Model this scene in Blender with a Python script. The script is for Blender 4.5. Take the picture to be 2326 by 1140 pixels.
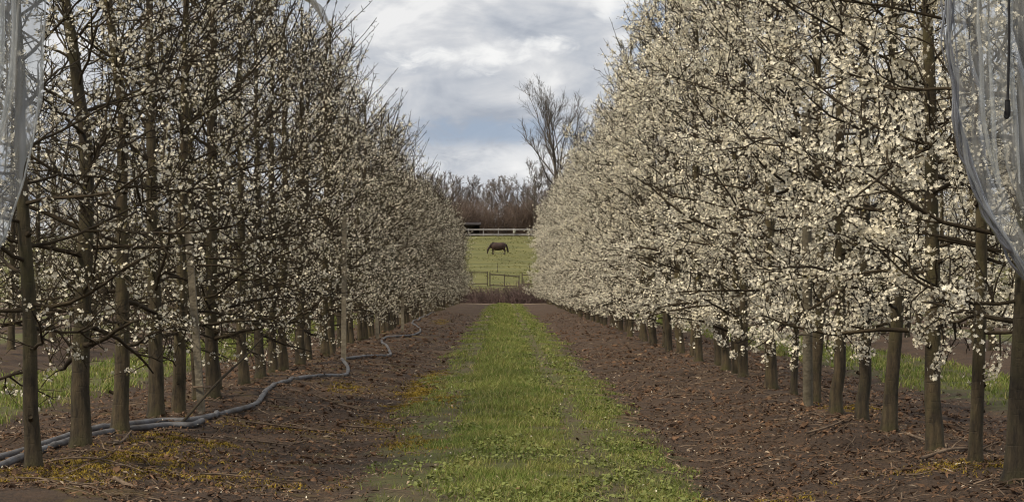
import bpy, math
import numpy as np
from mathutils import Vector, Matrix

scene = bpy.context.scene
for o in list(bpy.data.objects):
    bpy.data.objects.remove(o)
col = scene.collection

# ------------------------------------------------------------------ camera
F = 5000.0            # focal length in photo pixels (photo is 2326 wide)
EYE = 1.175
VPX, VPY = 1143.0, 649.0
cd = bpy.data.cameras.new('camera')
cd.sensor_width = 36.0
cd.lens = 36.0 * F / 2326.0
cd.clip_start = 0.1
cd.clip_end = 6000
cam = bpy.data.objects.new('camera', cd)
col.objects.link(cam)
cam.location = (0, 0, EYE)
cam.rotation_euler = (math.radians(90) + math.atan((VPY - 570) / F), 0, -math.atan((1163 - VPX) / F))
scene.camera = cam

# ------------------------------------------------------------------ world, sun, exposure
SUN_EL, SUN_AZ = math.radians(52), math.radians(-125)      # azimuth from +Y towards +X: light from the left
world = bpy.data.worlds.new('World')
scene.world = world
world.use_nodes = True


class NT:
    """small helper to write node trees"""
    def __init__(self, tree):
        self.t = tree
        tree.nodes.clear()

    def n(self, kind, _props=None, **inp):
        nd = self.t.nodes.new(kind)
        for k, v in (_props or {}).items():
            setattr(nd, k, v)
        for k, v in inp.items():
            self.set(nd, k, v)
        return nd

    def set(self, nd, k, v):
        key = int(k[1:]) if (k[0] == 'i' and k[1:].isdigit()) else k.replace('_', ' ')
        s = nd.inputs[key]
        if isinstance(v, bpy.types.NodeSocket):
            self.t.links.new(v, s)
        elif isinstance(v, bpy.types.Node):
            self.t.links.new(v.outputs[0], s)
        else:
            s.default_value = v

    def math(self, op, a, b=0.0, c=0.0, clamp=False):
        return self.n('ShaderNodeMath', {'operation': op, 'use_clamp': clamp}, i0=a, i1=b, i2=c).outputs[0]

    def mix(self, fac, a, b, mode='MIX'):
        nd = self.n('ShaderNodeMix', {'data_type': 'RGBA', 'blend_type': mode})
        self.set(nd, 'i0', fac); self.set(nd, 'i6', a); self.set(nd, 'i7', b)
        return nd.outputs[2]

    def noise(self, vec, scale, detail=4.0, rough=0.55, dist=0.0):
        nd = self.n('ShaderNodeTexNoise')
        if vec is not None:
            self.set(nd, 'Vector', vec)
        nd.inputs['Scale'].default_value = scale
        nd.inputs['Detail'].default_value = detail
        nd.inputs['Roughness'].default_value = rough
        nd.inputs['Distortion'].default_value = dist
        return nd.outputs['Fac']

    def ramp(self, fac, stops):
        nd = self.n('ShaderNodeValToRGB')
        e = nd.color_ramp.elements
        while len(e) < len(stops):
            e.new(0.5)
        for s, (p, c) in zip(e, stops):
            s.position = p
            s.color = (c, c, c, 1) if not isinstance(c, (tuple, list)) else (*c, 1)
        self.set(nd, 'Fac', fac)
        return nd.outputs[0]

    def sstep(self, x, lo, hi):
        nd = self.n('ShaderNodeMapRange', {'interpolation_type': 'SMOOTHSTEP'})
        self.set(nd, 'Value', x)
        nd.inputs['From Min'].default_value = lo
        nd.inputs['From Max'].default_value = hi
        return nd.outputs[0]


def build_world():
    w = NT(world.node_tree)
    sky = w.n('ShaderNodeTexSky', {'sky_type': 'NISHITA', 'sun_disc': False,
                                   'sun_elevation': SUN_EL, 'sun_rotation': SUN_AZ, 'ozone_density': 2.0})
    tc = w.n('ShaderNodeTexCoord')
    sp = w.n('ShaderNodeSeparateXYZ', i0=tc.outputs['Generated'])
    x, y, z = sp.outputs
    u = w.math('ARCTAN2', x, y)
    hyp = w.math('SQRT', w.math('ADD', w.math('MULTIPLY', x, x), w.math('MULTIPLY', y, y)))
    v = w.math('ARCTAN2', z, hyp)
    # large soft cloud field, flattened towards the horizon
    cv = w.n('ShaderNodeCombineXYZ', i0=w.math('MULTIPLY', u, 15.0), i1=w.math('MULTIPLY', v, 34.0), i2=3.7).outputs[0]
    n1 = w.noise(cv, 1.0, 6.0, 0.52, 0.5)
    cv2 = w.n('ShaderNodeCombineXYZ', i0=w.math('MULTIPLY', u, 36.0), i1=w.math('MULTIPLY', v, 64.0), i2=9.1).outputs[0]
    n2 = w.noise(cv2, 1.0, 5.0, 0.55, 0.6)
    cv3 = w.n('ShaderNodeCombineXYZ', i0=w.math('MULTIPLY', u, 70.0), i1=w.math('MULTIPLY', v, 150.0), i2=1.3).outputs[0]
    n3 = w.noise(cv3, 1.0, 6.0, 0.6, 0.8)
    shade = w.math('ADD', w.math('MULTIPLY', n1, 0.72), w.math('MULTIPLY', n2, 0.28))
    lit = w.ramp(shade, [(0.37, (0.54, 0.59, 0.68)), (0.45, (0.72, 0.76, 0.83)),
                         (0.52, (0.88, 0.90, 0.94)), (0.60, (1.16, 1.16, 1.16))])

    # sunlit cloud edges: soft streaks with broken borders
    def streak(u0, v0, su, sv, slope=0.0):
        du = w.math('SUBTRACT', u, u0)
        dv = w.math('SUBTRACT', w.math('SUBTRACT', v, v0), w.math('MULTIPLY', du, slope))
        a = w.math('POWER', w.math('DIVIDE', du, su), 2.0)
        b = w.math('POWER', w.math('DIVIDE', dv, sv), 2.0)
        d = w.math('ADD', w.math('SQRT', w.math('ADD', a, b)), w.math('ADD', w.math('MULTIPLY', w.math('SUBTRACT', n2, 0.5), 3.4), w.math('MULTIPLY', w.math('SUBTRACT', n3, 0.5), 2.4)))
        return w.sstep(d, 1.5, 0.1)
    white = streak(-0.014, 0.1045, 0.030, 0.0052, 0.09)
    white = w.math('MAXIMUM', white, streak(0.022, 0.109, 0.012, 0.0042))
    white = w.math('MAXIMUM', white, streak(0.048, 0.128, 0.006, 0.010))
    white = w.math('MAXIMUM', white, w.math('MULTIPLY', streak(0.004, 0.058, 0.030, 0.008), 0.55))
    lit = w.mix(white, lit, (1.25, 1.25, 1.24, 1))
    # clear gaps where blue sky shows
    gap = w.math("MULTIPLY", streak(-0.002, 0.0690, 0.036, 0.0055), 0.75)
    gap = w.math('MAXIMUM', gap, w.math('MULTIPLY', streak(0.064, 0.122, 0.012, 0.016), 0.8))
    gap = w.math('MAXIMUM', gap, w.math('MULTIPLY', w.sstep(w.math('ADD', n1, w.math('MULTIPLY', n2, 0.15)), 0.40, 0.33), 0.6))
    cl10 = w.n('ShaderNodeVectorMath', {'operation': 'SCALE'}, i0=lit, Scale=8.4).outputs[0]
    blue = w.mix(0.75, sky.outputs[0], (3.9, 4.9, 6.8, 1))
    final = w.mix(gap, cl10, blue)
    bg = w.n('ShaderNodeBackground', Color=final, Strength=0.1)
    w.n('ShaderNodeOutputWorld', Surface=bg)


build_world()
sd = bpy.data.lights.new('sun', 'SUN')
sd.energy = 4.2
sd.angle = math.radians(6)
sd.color = (1.0, 0.87, 0.66)
sun = bpy.data.objects.new('sun', sd)
col.objects.link(sun)
sdir = Vector((math.sin(SUN_AZ) * math.cos(SUN_EL), math.cos(SUN_AZ) * math.cos(SUN_EL), math.sin(SUN_EL)))
sun.rotation_euler = (-sdir).to_track_quat('-Z', 'Y').to_euler()
sun.location = (-30, -8, 40)
scene.view_settings.view_transform = 'Standard'
scene.view_settings.look = 'None'
scene.view_settings.exposure = -0.18
scene.view_settings.gamma = 1.0
scene.cycles.filter_width = 1.1

rng = np.random.default_rng(7)


# ------------------------------------------------------------------ materials
def mat(name, build):
    m = bpy.data.materials.new(name)
    m.use_nodes = True
    t = NT(m.node_tree)
    out = build(t)
    t.n('ShaderNodeOutputMaterial', Surface=out)
    return m


def varied(c1, c2, rough=0.8, scale=8.0, bump=0.0, bscale=40.0, island=0.0, spec=0.3, trans=0.0, detail=4.0):
    """two-tone noise material, optional tone per loose piece and translucency"""
    def b(t):
        tc = t.n('ShaderNodeTexCoord').outputs['Object']
        f = t.ramp(t.noise(tc, scale, detail), [(0.32, 0.0), (0.68, 1.0)])
        c = t.mix(f, (*c1, 1), (*c2, 1))
        if island:
            r = t.n('ShaderNodeNewGeometry').outputs['Random Per Island']
            c = t.mix(1.0, c, t.mix(r, (1 - island,) * 3 + (1,), (1 + island,) * 3 + (1,)), 'MULTIPLY')
        p = t.n('ShaderNodeBsdfPrincipled', Base_Color=c, Roughness=rough)
        p.inputs['Specular IOR Level'].default_value = spec
        if bump:
            bn = t.n('ShaderNodeBump', Strength=bump, Distance=0.02, Height=t.noise(tc, bscale, 5.0))
            t.set(p, 'Normal', bn)
        if trans:
            tr = t.n('ShaderNodeBsdfTranslucent', Color=c)
            return t.n('ShaderNodeMixShader', i0=trans, i1=p, i2=tr)
        return p
    return b


def bark_mat(t):
    tc = t.n('ShaderNodeTexCoord').outputs['Object']
    oi = t.n('ShaderNodeObjectInfo').outputs['Random']
    st = t.n('ShaderNodeMapping', Vector=tc); st.inputs['Scale'].default_value = (9, 9, 2.2)
    sb = t.n('ShaderNodeMapping', Vector=tc); sb.inputs['Scale'].default_value = (5, 5, 40)
    a = t.ramp(t.noise(st.outputs[0], 2.2, 6.0, 0.65), [(0.36, 0.0), (0.64, 1.0)])
    c = t.mix(a, (0.020, 0.014, 0.008, 1), (0.105, 0.078, 0.043, 1))
    moss = t.ramp(t.noise(tc, 3.1, 4.0), [(0.45, 0.0), (0.66, 0.8)])
    c = t.mix(moss, c, (0.082, 0.075, 0.026, 1))
    lent = t.ramp(t.noise(sb.outputs[0], 2.0, 3.0), [(0.60, 0.0), (0.75, 0.45)])
    c = t.mix(lent, c, (0.030, 0.024, 0.018, 1))
    tone = t.mix(oi, (0.62, 0.62, 0.62, 1), (1.15, 1.12, 1.05, 1))
    c = t.mix(1.0, c, tone, 'MULTIPLY')
    h = t.math('ADD', t.noise(st.outputs[0], 6.0, 6.0, 0.7), t.math('MULTIPLY', lent, -0.4))
    bn = t.n('ShaderNodeBump', Strength=0.9, Distance=0.02, Height=h)
    return t.n('ShaderNodeBsdfPrincipled', Base_Color=c, Roughness=0.85, Normal=bn)


def ground_mat(t):
    tc = t.n('ShaderNodeTexCoord').outputs['Object']
    sp = t.n('ShaderNodeSeparateXYZ', i0=tc)
    x, y = sp.outputs[0], sp.outputs[1]
    big = t.noise(tc, 0.9, 4.0)
    mid = t.noise(tc, 5.0, 6.0, 0.65)
    fine = t.noise(tc, 38.0, 6.0, 0.7)
    # soil: dark brown crumbs, chips, mossy ochre areas
    s = t.mix(t.ramp(fine, [(0.36, 0.0), (0.66, 1.0)]), (0.024, 0.014, 0.008, 1), (0.122, 0.074, 0.042, 1))
    s = t.mix(t.ramp(mid, [(0.4, 0.0), (0.75, 0.6)]), s, (0.150, 0.086, 0.050, 1))
    s = t.mix(t.ramp(big, [(0.42, 0.0), (0.62, 0.65)]), s, (0.050, 0.030, 0.019, 1))
    moss = t.math('MULTIPLY', t.ramp(t.noise(tc, 1.7, 6.0, 0.7), [(0.55, 0.0), (0.66, 0.75)]), t.sstep(x, 0.5, -0.6))
    s = t.mix(moss, s, (0.150, 0.105, 0.022, 1))
    # grass lanes repeat with the row spacing
    lane = t.math('PINGPONG', t.math('SUBTRACT', x, 0.15), 2.8)
    e = t.math('ADD', lane, t.math('MULTIPLY', t.math('SUBTRACT', t.noise(tc, 1.6, 5.0, 0.6), 0.5), 1.1))
    gm = t.sstep(e, 1.10, 0.72)
    far = t.sstep(y, 149.0, 152.0)
    gm = t.math('MULTIPLY', gm, t.sstep(y, 141.5, 138.5))
    g = t.mix(t.ramp(mid, [(0.35, 0.0), (0.7, 1.0)]), (0.080, 0.092, 0.020, 1), (0.145, 0.160, 0.036, 1))
    g = t.mix(t.ramp(t.noise(tc, 2.6, 5.0), [(0.5, 0.0), (0.68, 0.8)]), g, (0.150, 0.115, 0.066, 1))
    c = t.mix(t.math('MULTIPLY', gm, 0.85), s, g)
    # trodden wheel tracks along the lanes
    u = t.math('WRAP', t.math('SUBTRACT', x, 0.15), 2.8, -2.8)
    wn = t.noise(tc, 1.3, 4.0)
    for c0 in (0.45, -0.66):
        k = t.sstep(t.math('ABSOLUTE', t.math('SUBTRACT', u, c0)), 0.24, 0.06)
        k = t.math('MULTIPLY', t.math('MULTIPLY', k, t.ramp(wn, [(0.36, 0.0), (0.56, 0.6)])), gm)
        c = t.mix(k, c, (0.120, 0.082, 0.048, 1))
    # pale trodden headland at the end of the rows
    head = t.math('MULTIPLY', t.sstep(y, 137.5, 141.0), t.sstep(y, 150.0, 144.0))
    c = t.mix(t.math('MULTIPLY', head, 0.8), c, (0.26, 0.19, 0.125, 1))
    # grazed meadow beyond
    m1 = t.noise(tc, 0.32, 5.0, 0.6)
    f1 = t.mix(t.ramp(m1, [(0.35, 0.0), (0.65, 1.0)]), (0.090, 0.094, 0.020, 1), (0.155, 0.146, 0.038, 1))
    f1 = t.mix(t.ramp(t.noise(tc, 1.4, 5.0, 0.7), [(0.55, 0.0), (0.75, 0.55)]), f1, (0.075, 0.090, 0.020, 1))
    c = t.mix(far, c, f1)
    bn = t.n('ShaderNodeBump', Strength=1.0, Distance=0.05, Height=t.math('ADD', fine, mid))
    return t.n('ShaderNodeBsdfPrincipled', Base_Color=c, Roughness=0.95, Normal=bn)


def blade_mat(c1, c2, c3):
    def b(t):
        r = t.n('ShaderNodeNewGeometry').outputs['Random Per Island']
        tc = t.n('ShaderNodeTexCoord').outputs['Object']
        f = t.ramp(t.noise(tc, 1.1, 4.0), [(0.36, 0.0), (0.64, 1.0)])
        c = t.mix(f, (*c1, 1), (*c2, 1))
        c = t.mix(t.ramp(r, [(0.72, 0.0), (0.92, 1.0)]), c, (*c3, 1))
        c = t.mix(1.0, c, t.mix(t.math('FRACT', t.math('MULTIPLY', r, 17.0)), (0.6, 0.6, 0.6, 1), (1.3, 1.3, 1.3, 1)), 'MULTIPLY')
        p = t.n('ShaderNodeBsdfPrincipled', Base_Color=c, Roughness=0.6)
        p.inputs['Specular IOR Level'].default_value = 0.25
        tr = t.n('ShaderNodeBsdfTranslucent', Color=c)
        return t.n('ShaderNodeMixShader', i0=0.3, i1=p, i2=tr)
    return b


def film_mat(opac, c):
    """hazy used polythene: partly clear, partly milky, with scuffed streaks and a sheen"""
    def b(t):
        tc = t.n('ShaderNodeTexCoord').outputs['Object']
        mp = t.n('ShaderNodeMapping', Vector=tc); mp.inputs['Scale'].default_value = (14, 14, 2.0)
        f = t.ramp(t.noise(mp.outputs[0], 1.5, 5.0, 0.6), [(0.3, opac * 0.55), (0.72, min(1.0, opac * 1.45))])
        cc = t.mix(t.noise(tc, 6.0, 4.0), (c[0] * .75, c[1] * .75, c[2] * .78, 1), (*c, 1))
        d = t.n('ShaderNodeBsdfDiffuse', Color=cc)
        tl = t.n('ShaderNodeBsdfTranslucent', Color=cc)
        dt = t.n('ShaderNodeMixShader', i0=0.45, i1=d, i2=tl)
        gl = t.n('ShaderNodeBsdfGlossy', Color=(0.9, 0.9, 0.9, 1), Roughness=0.25)
        fr = t.n('ShaderNodeFresnel', IOR=1.35)
        body = t.n('ShaderNodeMixShader', i0=fr, i1=dt, i2=gl)
        tp = t.n('ShaderNodeBsdfTransparent', Color=(0.93, 0.94, 0.94, 1))
        return t.n('ShaderNodeMixShader', i0=f, i1=tp, i2=body)
    return b


M = {}
M['bark'] = mat('bark', bark_mat)
M['branch'] = mat('branch_bark', varied((0.020, 0.014, 0.008), (0.052, 0.038, 0.020), 0.85, 6.0, 0.4, 60.0))
M['petal'] = mat('petals', varied((0.78, 0.72, 0.57), (0.87, 0.83, 0.71), 0.7, 3.0, island=0.28, trans=0.14))
M['leaf'] = mat('young_leaves', varied((0.10, 0.085, 0.03), (0.17, 0.14, 0.06), 0.7, 4.0, island=0.3, trans=0.2))
M['ground'] = mat('orchard_ground', ground_mat)
M['grass'] = mat('grass_blades', blade_mat((0.135, 0.197, 0.034), (0.255, 0.275, 0.070), (0.40, 0.34, 0.15)))
M['meadow'] = mat('meadow_blades', blade_mat((0.10, 0.108, 0.025), (0.15, 0.145, 0.04), (0.22, 0.19, 0.09)))
M['weed'] = mat('weed_leaves', varied((0.130, 0.165, 0.036), (0.230, 0.250, 0.080), 0.6, 4.0, island=0.35, trans=0.2))
M['moss'] = mat('yellow_moss', varied((0.15, 0.105, 0.018), (0.32, 0.225, 0.030), 0.95, 9.0, island=0.35))
M['chip'] = mat('wood_chips', varied((0.040, 0.021, 0.012), (0.165, 0.096, 0.056), 0.9, 21.0, island=0.55))
M['straw'] = mat('dry_straw', varied((0.20, 0.150, 0.105), (0.33, 0.26, 0.19), 0.85, 12.0, island=0.4))
M['stick'] = mat('dead_sticks', varied((0.085, 0.058, 0.040), (0.21, 0.155, 0.11), 0.85, 15.0, 0.4, 60.0, island=0.3))
M['hose'] = mat('grey_hose', varied((0.070, 0.060, 0.053), (0.150, 0.154, 0.170), 0.6, 6.0, 0.5, 24.0, spec=0.35))
M['stake'] = mat('weathered_timber', varied((0.12, 0.102, 0.075), (0.25, 0.22, 0.165), 0.85, 14.0, 0.6, 50.0))
M['postwood'] = mat('old_post_timber', varied((0.085, 0.072, 0.050), (0.17, 0.15, 0.110), 0.9, 14.0, 0.6, 50.0))
M['film'] = mat('polythene', film_mat(0.40, (0.62, 0.64, 0.64)))
M['hem'] = mat('polythene_hem', film_mat(0.62, (0.30, 0.31, 0.35)))
M['filmgrey'] = mat('polythene_bundle', film_mat(0.85, (0.50, 0.51, 0.51)))
M['steel'] = mat('galvanised_steel', varied((0.30, 0.31, 0.32), (0.42, 0.43, 0.44), 0.45, 20.0, 0.1, 60.0, spec=0.6))
M['black'] = mat('black_rubber', varied((0.008, 0.008, 0.010), (0.022, 0.022, 0.025), 0.55, 30.0))
M['fence_dark'] = mat('dark_fence_timber', varied((0.055, 0.045, 0.032), (0.11, 0.09, 0.065), 0.9, 6.0, 0.4, 30.0))
M['fence_pale'] = mat('pale_fence_rails', varied((0.20, 0.19, 0.19), (0.33, 0.315, 0.31), 0.8, 3.0, 0.3, 20.0))
M['tape'] = mat('fence_tape', varied((0.30, 0.30, 0.15), (0.40, 0.39, 0.22), 0.7, 5.0))
M['hair'] = mat('dark_horse_hair', varied((0.012, 0.008, 0.007), (0.030, 0.019, 0.015), 0.6, 9.0, 0.4, 60.0))
M['coat'] = mat('brown_horse_coat', varied((0.022, 0.012, 0.010), (0.060, 0.034, 0.028), 0.55, 3.0, 0.2, 50.0))
M['woodbark'] = mat('grey_brown_bark', varied((0.060, 0.048, 0.044), (0.130, 0.105, 0.095), 0.9, 0.8))
M['woodtwig'] = mat('brown_winter_twigs', varied((0.115, 0.084, 0.068), (0.21, 0.155, 0.128), 0.9, 0.5, island=0.3))
M['crowntwig'] = mat('grey_winter_twigs', varied((0.125, 0.105, 0.093), (0.235, 0.20, 0.178), 0.9, 0.5, island=0.3))
M['bramble'] = mat('bramble_canes', varied((0.07, 0.048, 0.046), (0.16, 0.11, 0.10), 0.85, 1.5, island=0.4))
M['ash'] = mat('ash_bark', varied((0.085, 0.072, 0.062), (0.150, 0.128, 0.108), 0.9, 1.0))
M['shedwall'] = mat('dark_boards', varied((0.014, 0.012, 0.011), (0.032, 0.026, 0.023), 0.9, 3.0))
M['shedroof'] = mat('dark_felt_roof', varied((0.020, 0.018, 0.020), (0.045, 0.040, 0.042), 0.9, 3.0))
M['bucket'] = mat('white_plastic', varied((0.62, 0.61, 0.58), (0.74, 0.73, 0.70), 0.5, 5.0))


# ------------------------------------------------------------------ mesh helpers
def mesh_from(name, verts, faces_list, mats, mat_ids=None, smooth=False):
    """faces_list: list of int arrays (n,k); mat_ids: material index per array"""
    me = bpy.data.meshes.new(name)
    verts = np.asarray(verts, dtype=np.float32)
    me.vertices.add(len(verts))
    me.vertices.foreach_set('co', verts.ravel())
    faces_list = [np.asarray(f, dtype=np.int32) for f in faces_list]
    loops = np.concatenate([f.ravel() for f in faces_list])
    tot = np.concatenate([np.full(len(f), f.shape[1], dtype=np.int32) for f in faces_list])
    start = np.concatenate([[0], np.cumsum(tot)[:-1]]).astype(np.int32)
    me.loops.add(len(loops))
    me.loops.foreach_set('vertex_index', loops)
    me.polygons.add(len(tot))
    me.polygons.foreach_set('loop_start', start)
    me.polygons.foreach_set('loop_total', tot)
    if mat_ids is not None:
        ids = np.concatenate([np.full(len(f), i, dtype=np.int32) for f, i in zip(faces_list, mat_ids)])
        me.polygons.foreach_set('material_index', ids)
    me.polygons.foreach_set('use_smooth', np.full(len(tot), smooth, dtype=bool))
    for m in (mats if isinstance(mats, (list, tuple)) else [mats]):
        me.materials.append(m)
    me.update(calc_edges=True)
    me.validate()
    return me


class Bag:
    """collects vertex / face arrays"""
    def __init__(self):
        self.v, self.f, self.n = [], [], 0

    def add(self, v, faces):
        for f in faces:
            self.f.append(np.asarray(f) + self.n)
        self.v.append(np.asarray(v)); self.n += len(v)

    def mesh(self, name, m, smooth=False):
        return mesh_from(name, np.concatenate(self.v), self.f, m, smooth=smooth)


def batch_tubes(P, R, sides, cap=False):
    """P (N,K,3), R (N,K): N tubes; frame fixed per tube"""
    N, K, _ = P.shape
    d = P[:, -1] - P[:, 0]
    d = d / (np.linalg.norm(d, axis=1, keepdims=True) + 1e-9)
    ref = np.where(np.abs(d[:, 2:3]) < 0.8, np.array([[0, 0, 1.0]]), np.array([[1.0, 0, 0]]))
    u = np.cross(d, ref); u /= np.linalg.norm(u, axis=1, keepdims=True) + 1e-9
    w = np.cross(d, u)
    a = np.arange(sides) * 2 * math.pi / sides
    off = u[:, None, :] * np.cos(a)[None, :, None] + w[:, None, :] * np.sin(a)[None, :, None]
    V = P[:, :, None, :] + off[:, None, :, :] * R[:, :, None, None]
    idx = np.arange(N * K * sides).reshape(N, K, sides)
    nx = np.roll(idx, -1, axis=2)
    q = np.stack([idx[:, :-1], idx[:, 1:], nx[:, 1:], nx[:, :-1]], axis=-1).reshape(-1, 4)
    faces = [q]
    if cap:
        faces.append(idx[:, -1, :]); faces.append(idx[:, 0, ::-1])
    return V.reshape(-1, 3), faces


def path_tube(pts, r, sides=10, cap=True, sub=6, wob=0.0, squash=1.0):
    """smooth tube through points (Catmull-Rom), parallel frames"""
    P = np.asarray(pts, float)
    E = np.vstack([2 * P[0] - P[1], P, 2 * P[-1] - P[-2]])
    out = []
    for i in range(1, len(E) - 2):
        p0, p1, p2, p3 = E[i - 1], E[i], E[i + 1], E[i + 2]
        for t in np.linspace(0, 1, sub, endpoint=False):
            out.append(0.5 * ((2 * p1) + (-p0 + p2) * t + (2 * p0 - 5 * p1 + 4 * p2 - p3) * t * t + (-p0 + 3 * p1 - 3 * p2 + p3) * t ** 3))
    out.append(P[-1])
    C = np.array(out)
    T = np.gradient(C, axis=0); T /= np.linalg.norm(T, axis=1, keepdims=True) + 1e-9
    rr = np.full(len(C), r) if np.isscalar(r) else np.interp(np.linspace(0, 1, len(C)), np.linspace(0, 1, len(r)), r)
    u = np.cross(T[0], [0, 0, 1.0])
    if np.linalg.norm(u) < 1e-3:
        u = np.array([1.0, 0, 0])
    V = []
    a = np.arange(sides) * 2 * math.pi / sides
    for i in range(len(C)):
        u = u - T[i] * np.dot(u, T[i]); u /= np.linalg.norm(u) + 1e-9
        w = np.cross(T[i], u)
        k = rr[i] * (1 + (wob * (rng.random(sides) - 0.5) if wob else 0))
        V.append(C[i] + np.outer(np.cos(a) * k, u) + np.outer(np.sin(a) * k * squash, w))
    V = np.concatenate(V)
    idx = np.arange(len(C) * sides).reshape(len(C), sides)
    nx = np.roll(idx, -1, axis=1)
    faces = [np.stack([idx[:-1], idx[1:], nx[1:], nx[:-1]], -1).reshape(-1, 4)]
    if cap:
        faces += [idx[-1:, :], idx[:1, ::-1]]
    return V, faces


def box(cx, cy, cz, sx, sy, sz):
    s = np.array([[-1, -1, -1], [1, -1, -1], [1, 1, -1], [-1, 1, -1], [-1, -1, 1], [1, -1, 1], [1, 1, 1], [-1, 1, 1]]) * 0.5
    v = s * np.array([sx, sy, sz]) + np.array([cx, cy, cz])
    return v, [np.array([[0, 3, 2, 1], [4, 5, 6, 7], [0, 1, 5, 4], [1, 2, 6, 5], [2, 3, 7, 6], [3, 0, 4, 7]])]


def obj(name, me, parent=None, loc=None, rot=None, scl=None):
    o = bpy.data.objects.new(name, me)
    col.objects.link(o)
    if parent is not None:
        o.parent = parent
    if loc is not None:
        o.location = loc
    if rot is not None:
        o.rotation_euler = rot
    if scl is not None:
        o.scale = scl
    return o


def tag(o, label=None, cat=None, group=None, kind=None):
    if label: o['label'] = label
    if cat: o['category'] = cat
    if group: o['group'] = group
    if kind: o['kind'] = kind
    return o


def unit(v):
    return v / (np.linalg.norm(v, axis=-1, keepdims=True) + 1e-9)


# ------------------------------------------------------------------ ground shape
def vnoise(x, y, seed=0):
    x = np.asarray(x, float); y = np.asarray(y, float)
    xi = np.floor(x).astype(np.int64); yi = np.floor(y).astype(np.int64)
    fx = x - xi; fy = y - yi
    fx = fx * fx * (3 - 2 * fx); fy = fy * fy * (3 - 2 * fy)

    def h(a, b):
        n = (a * 374761393 + b * 668265263 + seed * 1442695041) & 0x7fffffff
        n = ((n ^ (n >> 13)) * 1274126177) & 0x7fffffff
        return ((n ^ (n >> 16)) & 0xffff) / 65535.0
    return (h(xi, yi) * (1 - fx) + h(xi + 1, yi) * fx) * (1 - fy) + (h(xi, yi + 1) * (1 - fx) + h(xi + 1, yi + 1) * fx) * fy


def lane_d(x):
    u = np.mod(np.asarray(x, float) - 0.15 + 2.8, 5.6) - 2.8
    return np.abs(u)


def ground(x, y):
    x = np.asarray(x, float); y = np.asarray(y, float)
    hill = np.interp(y, [0, 147, 165, 185, 300, 345, 600, 3000], [0, 0, 0.35, 1.14, 7.9, 8.6, 9.5, 10.0])
    near = np.clip(1 - (y - 120) / 30, 0, 1)
    d = lane_d(x)
    berm = 0.10 * np.exp(-((d - 2.7) / 0.7) ** 2) - 0.04 * np.exp(-((d - 1.25) / 0.20) ** 2)
    bump = 0.05 * (vnoise(x * 0.8, y * 0.8, 1) - 0.5) + 0.07 * (vnoise(x * 2.6, y * 2.6, 2) - 0.5) * np.clip((d - 0.7) * 1.5, 0.3, 1)
    crumb = (0.045 * (vnoise(x * 9, y * 9, 3) - 0.5)) * np.clip((d - 0.9) * 2, 0.3, 1)
    mound = 0.10 * np.exp(-((x - 2.35) / 0.4) ** 2 - ((y - 16.6) / 1.3) ** 2)
    field = 0.25 * (vnoise(x * 0.06, y * 0.06, 5) - 0.5) * (1 - near)
    return hill + near * (berm + bump + crumb + mound) + field


def px(x, y, lift=0.0):
    """point of the flat orchard floor seen at photo pixel (x, y)"""
    d = F * EYE / (y - VPY)
    X = (x - VPX) / F * d
    return np.array([X, d, float(ground(X, d)) + lift])


def build_ground():
    xs = np.concatenate([[-1600, -900, -500, -280, -160, -100, -70, -50, -36, -26, -20, -16, -13, -11, -9.5, -8.5],
                         np.arange(-8, 8.001, 0.11),
                         [8.5, 9.5, 11, 13, 16, 20, 26, 36, 50, 70, 100, 160, 280, 500, 900, 1600]])
    ys = np.concatenate([np.arange(-40, 10, 2.0), np.arange(10, 28, 0.13), np.arange(28, 60, 0.4), np.arange(60, 152, 1.5),
                         np.arange(152, 350, 5), [360, 400, 500, 700, 1100, 1800, 3000]])
    X, Y = np.meshgrid(xs, ys)
    Z = ground(X, Y)
    V = np.stack([X, Y, Z], -1).reshape(-1, 3)
    idx = np.arange(len(V)).reshape(X.shape)
    q = np.stack([idx[:-1, :-1], idx[:-1, 1:], idx[1:, 1:], idx[1:, :-1]], -1).reshape(-1, 4)
    o = obj('ground', mesh_from('ground', V, [q], M['ground'], smooth=True))
    tag(o, 'brown orchard soil with green grass lanes rising to a meadow', 'ground', kind='structure')


build_ground()


# ------------------------------------------------------------------ plum trees
FL_V = [[0, 0, 0]]
FL_Q = []
for k in range(5):
    a = k * 2 * math.pi / 5
    for da, r, z in ((-0.50, 0.72, 0.20), (0.0, 1.0, 0.34), (0.50, 0.72, 0.20)):
        FL_V.append([math.cos(a + da) * r, math.sin(a + da) * r, z])
    FL_Q.append([0, 1 + 3 * k, 2 + 3 * k, 3 + 3 * k])
FL_V = np.array(FL_V); FL_Q = np.array(FL_Q)
LO_V = np.array([[math.cos(k * 2 * math.pi / 5), math.sin(k * 2 * math.pi / 5), 0.25 * (k % 2)] for k in range(5)])
LO_Q = np.array([[0, 1, 2, 3, 4]])
WEED_V = np.array([[-1, 0, 0], [-.5, .55, .12], [.4, .6, .15], [1, 0, .1], [.4, -.6, .15], [-.5, -.55, .12]]); WEED_Q = np.array([[0, 1, 2, 3], [0, 3, 4, 5]])
CLOD_V = np.array([[0, 0, .7], [1, .1, .1], [.2, 1, .05], [-1.1, .2, .15], [-.1, -.9, 0], [.75, .75, -.1], [0, 0, -.6]]); CLOD_Q = np.array([[0, 1, 5], [0, 5, 2], [0, 2, 3], [0, 3, 4], [0, 4, 1], [6, 5, 1], [6, 2, 5], [6, 3, 2], [6, 4, 3], [6, 1, 4]])
LEAF_V = np.array([[0, 0, 0], [0.5, 0.28, 0.1], [1.1, 0, 0.25], [0.5, -0.28, 0.1]]); LEAF_Q = np.array([[0, 1, 2, 3]])


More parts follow.
